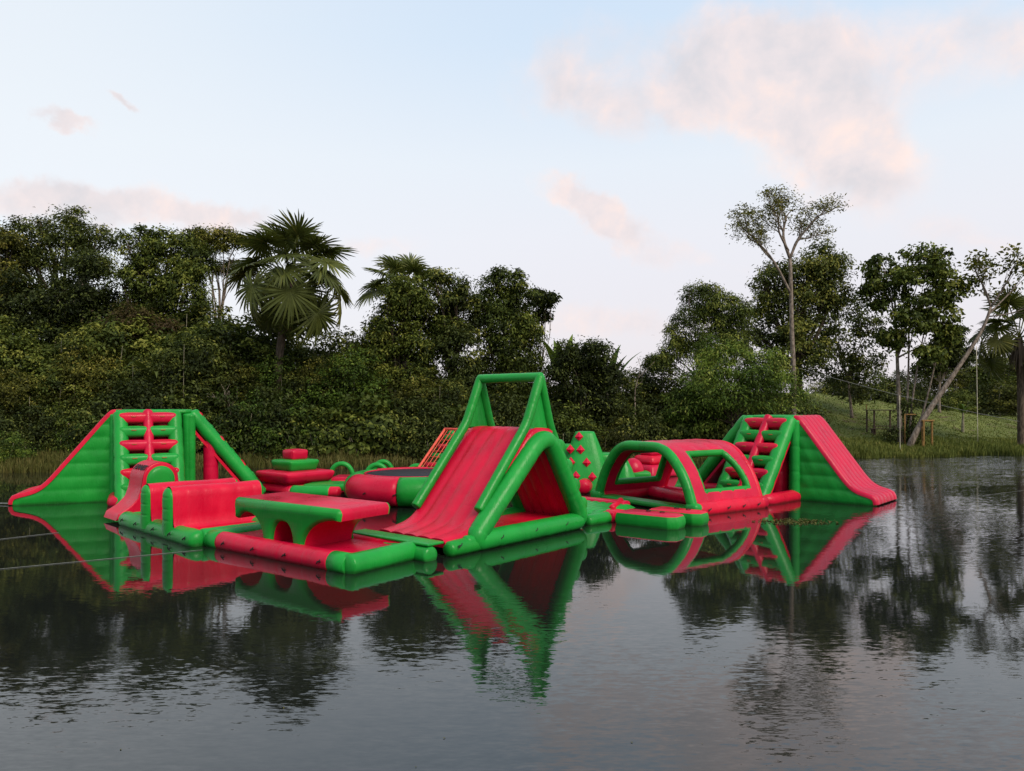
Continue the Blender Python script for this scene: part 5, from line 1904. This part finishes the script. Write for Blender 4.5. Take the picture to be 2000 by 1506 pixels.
def row(px0, px1, step, Y, tops, kinds, where, group, jy=22, dY=0.8):
    px = px0
    k = 0
    while px < px1:
        t_ = interp(tops, px)
        kd = random.choice(kinds)
        shrub(kd, px + random.uniform(-0.25, 0.25) * step, t_ + random.uniform(-jy, jy), Y + interp([(-40, -2.5), (600, -0.4), (1000, 0.5), (1600, 4.0)], px) + random.uniform(-dY, dY),
              LOOK[kd] + " shrub, " + ORD[k] + " from the left in " + where, group, random.uniform(0.95, 1.25))
        px += step * random.uniform(0.8, 1.2)
        k += 1
row(-40, 760, 80, 62.0, [(0, 600), (250, 600), (420, 590), (560, 640), (760, 650)], (1, 0, 1), "the hindmost row, under the tall left trees", "hindmost thicket shrubs", jy=24)
row(-30, 1080, 74, 57.2, [(0, 650), (300, 640), (480, 640), (560, 690), (650, 655), (800, 690), (1080, 720)], (0, 1, 3, 1, 0), "the rear row of the left thicket", "rear thicket shrubs", jy=30)
row(-20, 1090, 64, 54.6, [(0, 710), (200, 700), (400, 650), (540, 720), (600, 690), (800, 740), (1080, 770)], (0, 1, 2, 3, 1), "the middle row of the left thicket", "middle thicket shrubs", jy=30)
row(-20, 1100, 50, 52.4, [(0, 800), (200, 775), (400, 750), (600, 770), (800, 800), (1100, 810)], (0, 2, 4, 1, 4), "the front row of the left thicket", "front thicket shrubs", jy=24, dY=0.6)
row(1090, 1575, 60, 58.0, [(1090, 735), (1200, 715), (1290, 705), (1330, 740), (1450, 760), (1600, 760), (1640, 770)], (0, 1, 3, 1), "the rear row behind the tunnel", "rear thicket shrubs behind the tunnel", dY=0.6)
row(1085, 1560, 48, 54.2, [(1090, 815), (1250, 800), (1400, 800), (1600, 800)], (0, 1, 4, 1), "the front row behind the tunnel", "front thicket shrubs behind the tunnel", jy=16, dY=0.5)
shrub(3, 1195, 835, 52.8, "small yellowish bush right of the green iceberg", None, 0.9, "bush")
shrub(2, 8, 835, 47.6, "yellow green bush at the left water edge", None, 1.0, "bush")
SLOPE = [ORD[k] + " from the left in the back" for k in range(7)] + [ORD[k] + " from the left in front" for k in range(5)]
for i, (px, py, Y) in enumerate(((1620, 735, 98), (1690, 718, 102), (1762, 730, 100), (1835, 712, 102), (1893, 700, 104), (1950, 695, 102), (2005, 688, 104), (1660, 745, 96), (1800, 765, 95), (1865, 760, 93), (1915, 752, 95), (1975, 745, 93))):
    shrub((1, 0, 1, 3)[i % 4], px, py, Y, LOOK[(1, 0, 1, 3)[i % 4]] + " shrub above the right grass slope, " + SLOPE[i], "shrubs above the grass slope", 1.5)
tree("slope_tree", "pale branched tree behind the broad tree at the top of the slope", 84, 1835,
     [(1850, 660, 22, 18), (1835, 690, 34, 20), (1870, 700, 26, 18), (1815, 715, 28, 18)], LEAF_DARK, r0=0.18, bark=BARK_PALE, dens=0.7, leaf=0.34)

# ---- banana plants and the young palm on the slope
def paddle_plant(name, label, px, Y, top_py, n, cat, mat=None, wide=0.32, seed=2, lean=0.5):
    random.seed(seed)
    x = at(px, Y)
    base = Vector((x, Y, terrain(x, Y)))
    h = zat(top_py, Y) - base.z
    root = empty(name, base, label, cat)
    MB().tube(resample([(0, 0, -0.2), (0.05, 0, h * 0.55)], 5), [0.16, 0.15, 0.14, 0.12, 0.1, 0.08], seg=8).build("stem", STEM_PALE, root, doubles=False)
    for k in range(n):
        az = 2 * math.pi * k / n + random.uniform(-0.4, 0.4)
        L = h * random.uniform(0.4, 0.55)
        el = random.uniform(0.9, 1.35)
        vs, fs, tn = [], [], []
        d = Vector((math.cos(az), math.sin(az), 0))
        s = Vector((-math.sin(az), math.cos(az), 0))
        p = Vector((0, 0, h * 0.5))
        m_ = 10
        for i in range(m_ + 1):
            f = i / m_
            e = el - lean * 2.0 * f * f
            q = p + (d * math.cos(e) + Vector((0, 0, 1)) * math.sin(e)) * (L / m_ if i else 0)
            p = q
            wd = wide * (math.sin(math.pi * min(1, max(0, (f - 0.12) / 0.88)) ** 0.8) + 0.06)
            for sg in (-1, 0, 1):
                vs.append(q + s * wd * sg + Vector((0, 0, 0.10 * wd * (sg == 0) * -3)))
                tn.append(0.55 + 0.1 * random.random())
        for i in range(m_):
            for j in range(2):
                a = i * 3 + j
                fs.append((a, a + 1, a + 4, a + 3))
        me = bpy.data.meshes.new("leaf")
        me.from_pydata([tuple(v) for v in vs], [], fs)
        a_ = me.attributes.new('tint', 'FLOAT_COLOR', 'POINT')
        a_.data.foreach_set('color', np.array([[t_, 0, 0, 1] for t_ in tn], np.float32).ravel())
        me.shade_smooth()
        link_mesh("leaf", me, mat or LEAF_FRESH, root)
paddle_plant("banana_plant", "banana plant with upright paddle leaves left of the vine mound", 1100, 56.5, 632, 7, "banana plant", wide=0.36, lean=0.25)
paddle_plant("banana_plant", "banana plant with leaves fanned out at the right of the vine mound", 1185, 57.0, 662, 6, "banana plant", wide=0.3, seed=6, lean=0.3)
paddle_plant("young_palm", "young palm with arching narrow leaves on the grass slope", 1880, 74, 775, 9, "palm", wide=0.16, seed=4, lean=0.75)
paddle_plant("papaya_plant", "slim grey green plant with drooping leaves above the left thicket", 300, 53.0, 650, 8, "plant", mat=LEAF_DARK, wide=0.2, seed=8, lean=0.95)

# bare pale branches
def bare_shrub(label, px, Y, py_base, py_top, seed, depth=3, name="bare_shrub", r=0.07):
    random.seed(seed)
    x = at(px, Y)
    z0 = zat(py_base, Y)
    root = empty(name, (x, Y, terrain(x, Y)), label, "shrub")
    mb = MB()
    tips = []
    gz = z0 - terrain(x, Y)
    mb.tube([(0.1, 0, -0.2), (0.0, 0, gz)], [r * 1.2, r], seg=6, cap=0)
    branching(mb, Vector((0, 0, gz)), Vector((0.05, 0, 1)), (zat(py_top, Y) - z0) * 0.42, r, depth, tips, 0.55, 0.1)
    mb.build("branches", BARK_PALE, root, doubles=False)
bare_shrub("bare forked branch with pale bark in the gap between the forests", 1240, 57.0, 775, 692, 4, 2, r=0.045)
bare_shrub("dead twiggy branches before the front thicket right of the left tower", 445, 51.2, 850, 760, 9, 3, r=0.05)
bare_shrub("pale dead sapling trunks at the left thicket foot", 148, 50.4, 880, 790, 14, 1, r=0.09)

# ---- grass and reeds
def blades(name, pts, h, wd, tint, lean=0.35):
    n = len(pts)
    az = rng.random(n) * 2 * math.pi
    s = np.stack([np.cos(az), np.sin(az), np.zeros(n)], 1)
    la = rng.random(n) * 2 * math.pi
    l = np.stack([np.cos(la), np.sin(la), np.zeros(n)], 1) * (lean * np.abs(rng.normal(size=n)))[:, None]
    H = h[:, None]
    W_ = wd[:, None]
    up = np.array([0, 0, 1.0])
    v = np.empty((n, 6, 3))
    v[:, 0] = pts - s * W_ * 0.5
    v[:, 1] = pts + s * W_ * 0.5
    mid = pts + up * H * 0.6 + l * H * 0.3
    v[:, 2] = mid - s * W_ * 0.42
    v[:, 3] = mid + s * W_ * 0.42
    top = pts + up * H * (1 - 0.3 * np.minimum(1, np.linalg.norm(l, axis=1, keepdims=True))) + l * H * 0.9
    v[:, 4] = top - s * W_ * 0.08
    v[:, 5] = top + s * W_ * 0.08
    b = (np.arange(n) * 6)[:, None]
    loops = np.concatenate([b + np.array([0, 1, 3, 2]), b + np.array([2, 3, 5, 4])], 1).ravel()
    return np_mesh(name, v.reshape(-1, 3), loops, np.arange(2 * n) * 4, np.full(2 * n, 4), np.repeat(tint, 6))
def scatter(n, x0, x1, t0, t1, bias=1.0):
    x = x0 + (x1 - x0) * rng.random(n)
    t_ = t0 + (t1 - t0) * rng.random(n) ** bias
    y = np.array([shore(a) for a in x]) + t_
    z = np.array([terrain(a, b_) for a, b_ in zip(x, y)])
    return np.stack([x, y, z], 1), t_
def lowf(p, f=0.25, ph=0.0):
    return 0.5 + 0.25 * np.sin(p[:, 0] * f + ph) + 0.25 * np.sin(p[:, 0] * f * 2.7 + p[:, 1] * 0.5 + 1.3 + ph)
p, tt = scatter(42000, -46, 9, -0.5, 4.2)
h = (0.35 + 0.6 * rng.random(len(p)) ** 1.3) * (0.8 + 0.5 * lowf(p, 0.4)) * (0.75 + 0.25 * (tt / 4.2))
ti = 0.3 + 0.16 * rng.normal(size=len(p)) + 0.32 * np.clip((p[:, 0] + 16) / 12, 0, 1) + 0.12 * (lowf(p, 0.6, 2) - 0.5)
tag(link_mesh("reed_bed", blades("reed_bed", p, h, 0.03 + 0.05 * rng.random(len(p)), ti.clip(0, 1)), REED),
    "dry olive and straw coloured reeds along the left bank", "reeds", kind='stuff')
p, tt = scatter(36000, 9, 68, -0.4, 7.5, 1.6)
h = (0.18 + 0.42 * rng.random(len(p)) ** 1.5) * (0.7 + 0.7 * lowf(p, 0.5, 1)) * np.clip(1.25 - tt / 9, 0.3, 1.2)
ti = 0.42 + 0.16 * rng.normal(size=len(p)) + 0.25 * (lowf(p, 0.35, 3) - 0.5)
tag(link_mesh("bank_grass", blades("bank_grass", p, h, 0.03 + 0.05 * rng.random(len(p)), ti.clip(0, 1)), GRASS),
    "rough green grass along the right bank", "grass", kind='stuff')
p, tt = scatter(46000, 18, 74, 5, 33)
h = 0.04 + 0.1 * rng.random(len(p)) ** 2 + 0.15 * (rng.random(len(p)) > 0.985)
ti = 0.42 + 0.1 * rng.normal(size=len(p)) + 0.25 * (lowf(p, 0.3, 5) - 0.5)
tag(link_mesh("slope_grass", blades("slope_grass", p, h, 0.05 + 0.06 * rng.random(len(p)), ti.clip(0, 1)), GRASS),
    "mown green grass on the slope at right", "grass", kind='stuff')
# ------------------------------------------------------------------ ropes, benches and other small things
WOOD_DARK = plain("dark_wood", (0.075, 0.05, 0.035), rough=0.85, var=0.5, scale=8)
WOOD_RED = plain("red_brown_wood", (0.17, 0.075, 0.045), rough=0.85, var=0.4, scale=8)
WOOD_OCHRE = plain("ochre_wood", (0.22, 0.125, 0.035), rough=0.8, var=0.4, scale=8)

def wire(name, label, cat, a, b, r, mat, sag=0.0, n=14, pieces=None):
    a, b = Vector(a), Vector(b)
    pts = [a.lerp(b, i / n) - Vector((0, 0, sag * 4 * (i / n) * (1 - i / n))) - a for i in range(n + 1)]
    mb = MB().tube(pts, r, seg=6, cap=0)
    o = mb.build(name, mat, doubles=False)
    o.location = a
    return tag(o, label, cat)
A_ = Vector((at(1560, 56.5), 56.5, zat(719, 56.5)))
B_ = Vector((at(1991, 65.7), 65.7, zat(823, 65.7)))
wire("zip_line", "pale cable slung from the spreading bush to the right hand palm", "cable", A_, B_, 0.016, PALEROPE, sag=0.25)
c_ = A_.lerp(B_, 0.42)
wire("hanging_rope", "thin rope hanging from the cable into the water near the right bank", "rope", c_ - Vector((0, 0, 0.25)), (c_.x + 0.05, c_.y, -0.1), 0.026, ROPE, n=6)
p_ = Vector((at(1907, 62.9), 62.9, zat(676, 62.9)))
wire("swing_rope", "long straw coloured rope hanging from the leaning trunk", "rope", p_, (p_.x + 0.12, p_.y, zat(862, 62.9)), 0.026, ROPE, n=6)

def surf(px, py, z=0.012):
    return ground(px, py, z)
wire("mooring_rope", "pale rope lying on the water towards the hurdle float, lower left", "rope", surf(-60, 1117), surf(395, 1074), 0.007, PALEROPE, n=6)
wire("mooring_rope", "short pale rope on the water below the left tower slide", "rope", surf(-60, 1060), surf(115, 1040), 0.007, PALEROPE, n=6)
wire("mooring_rope", "thin pale line on the water at the right edge", "rope", surf(1850, 977), surf(2080, 947), 0.004, PALEROPE, n=6)
q = surf(-60, 982, 0.02)
wire("mooring_strap", "bluish white strap tied to the tip of the left slide", "strap", q, surf(36, 984, 0.06), 0.03, PALEROPE, n=4)

# shelter frame with table and bench on the right bank
def shelter():
    Y = 69.0
    x0, x1 = at(1698, Y), at(1748, Y)
    xc = (x0 + x1) / 2
    z0 = terrain(xc, Y)
    root = empty("picnic_shelter", (xc, Y, z0), "small dark wooden shelter frame with benches on the right bank", "shelter")
    hw, h = (x1 - x0) / 2, 2.15
    for sx in (-1, 1):
        for sy in (-0.7, 0.7):
            m_ = WOOD_RED if (sx > 0 and sy < 0) else WOOD_DARK
            MB().rbox((sx * (hw - 0.1), sy, h / 2 - 0.1), (0.12, 0.12, h + 0.2), 0.01, nin=1, nr=1).build("post", m_, root, smooth=False)
    for k in range(5):
        MB().rbox((0, -0.8 + 0.4 * k, h + 0.05), (2 * hw + 0.3, 0.36, 0.07), 0.01, nin=1, nr=1).build("roof_board", WOOD_DARK, root, smooth=False)
    for sy, px in ((-1.0, -0.5), (0.0, 0.2)):
        MB().rbox((px, sy, 0.72 if sy == 0 else 0.5), (2.2, 0.4, 0.07), 0.01, nin=1, nr=1).build("bench_top", WOOD_DARK, root, smooth=False)
        for sx in (-0.9, 0.9):
            MB().rbox((px + sx, sy, 0.3), (0.09, 0.3, 0.75 if sy == 0 else 0.4), 0.01, nin=1, nr=1).build("bench_leg", WOOD_DARK, root, smooth=False)
shelter()
def swing_frame():
    Y = 62.6
    xa, xb = at(1804, Y), at(1828, Y)
    z0 = terrain((xa + xb) / 2, Y)
    root = empty("post_frame", ((xa + xb) / 2, Y, z0), "ochre wooden post frame beside the leaning trunk", "wooden frame")
    hw = (xb - xa) / 2
    h = zat(823, Y) - z0
    for sx, sy in ((-1, 0), (1, 0.6)):
        MB().rbox((sx * hw, sy, h / 2 - 0.1), (0.14, 0.14, h + 0.2), 0.015, nin=1, nr=1).build("post", WOOD_OCHRE, root, smooth=False)
    MB().tube([(-hw - 0.12, -0.1, -0.1), (-hw + 0.02, 0.35, h - 0.1)], 0.07, seg=8, cap=0.1).build("brace", WOOD_OCHRE, root)
    MB().tube([(-hw - 0.15, 0, h + 0.05), (hw + 0.15, 0.6, h + 0.05)], 0.08, seg=8, cap=0.1).build("cross_beam", WOOD_OCHRE, root)
    MB().tube([(-hw - 0.9, 1.4, h + 0.55), (-hw + 0.1, 1.4, h + 0.55)], 0.06, seg=8, cap=0.1).build("rear_beam", WOOD_OCHRE, root)
    MB().tube([(-hw - 0.85, 1.4, -0.1), (-hw - 0.85, 1.4, h + 0.55)], 0.06, seg=8, cap=0.1).build("rear_post", WOOD_OCHRE, root)
swing_frame()
def stake():
    Y = 72.0
    x = at(1692, Y)
    o = MB().tube([(0, 0, -0.2), (0.02, 0, 1.0), (0.0, 0, 1.9)], [0.05, 0.045, 0.04], seg=7).build("stake", WOOD_OCHRE)
    o.location = (x, Y, terrain(x, Y))
    tag(o, "thin wooden stake on the grass slope behind the right tower", "stake")
stake()

# floating leaf litter before the right tower
n = 420
c = surf(1552, 1019, 0.008)
th = rng.random(n) * 2 * math.pi
r_ = rng.random(n) ** 0.7
P_ = np.stack([c.x + np.cos(th) * r_ * 1.35 + 0.2 * rng.normal(size=n), c.y + np.sin(th) * r_ * 0.75 + 0.1 * rng.normal(size=n), 0.006 + 0.02 * rng.random(n)], 1)
N_ = np.array([0, 0, 1.0]) + 0.25 * rng.normal(size=(n, 3))
tag(link_mesh("floating_litter", leaves_mesh("floating_litter", P_, N_, 0.05 + 0.1 * rng.random(n), 0.3 + 0.5 * rng.random(n), width=0.5), REED),
    "patch of brown leaf litter floating before the right tower", "leaf litter", kind='stuff')

# single leaves and specks drifting on the open water
n = 34
P_ = np.stack([rng.uniform(-9, 14, n), 8.6 + 22 * rng.random(n) ** 1.6, np.full(n, 0.006)], 1)
N_ = np.array([0, 0, 1.0]) + 0.2 * rng.normal(size=(n, 3))
tag(link_mesh("drifting_leaves", leaves_mesh("drifting_leaves", P_, N_, 0.015 + 0.035 * rng.random(n), 0.4 + 0.5 * rng.random(n), width=0.5), REED),
    "scattered tiny leaves drifting on the open water", "leaves", kind='stuff')
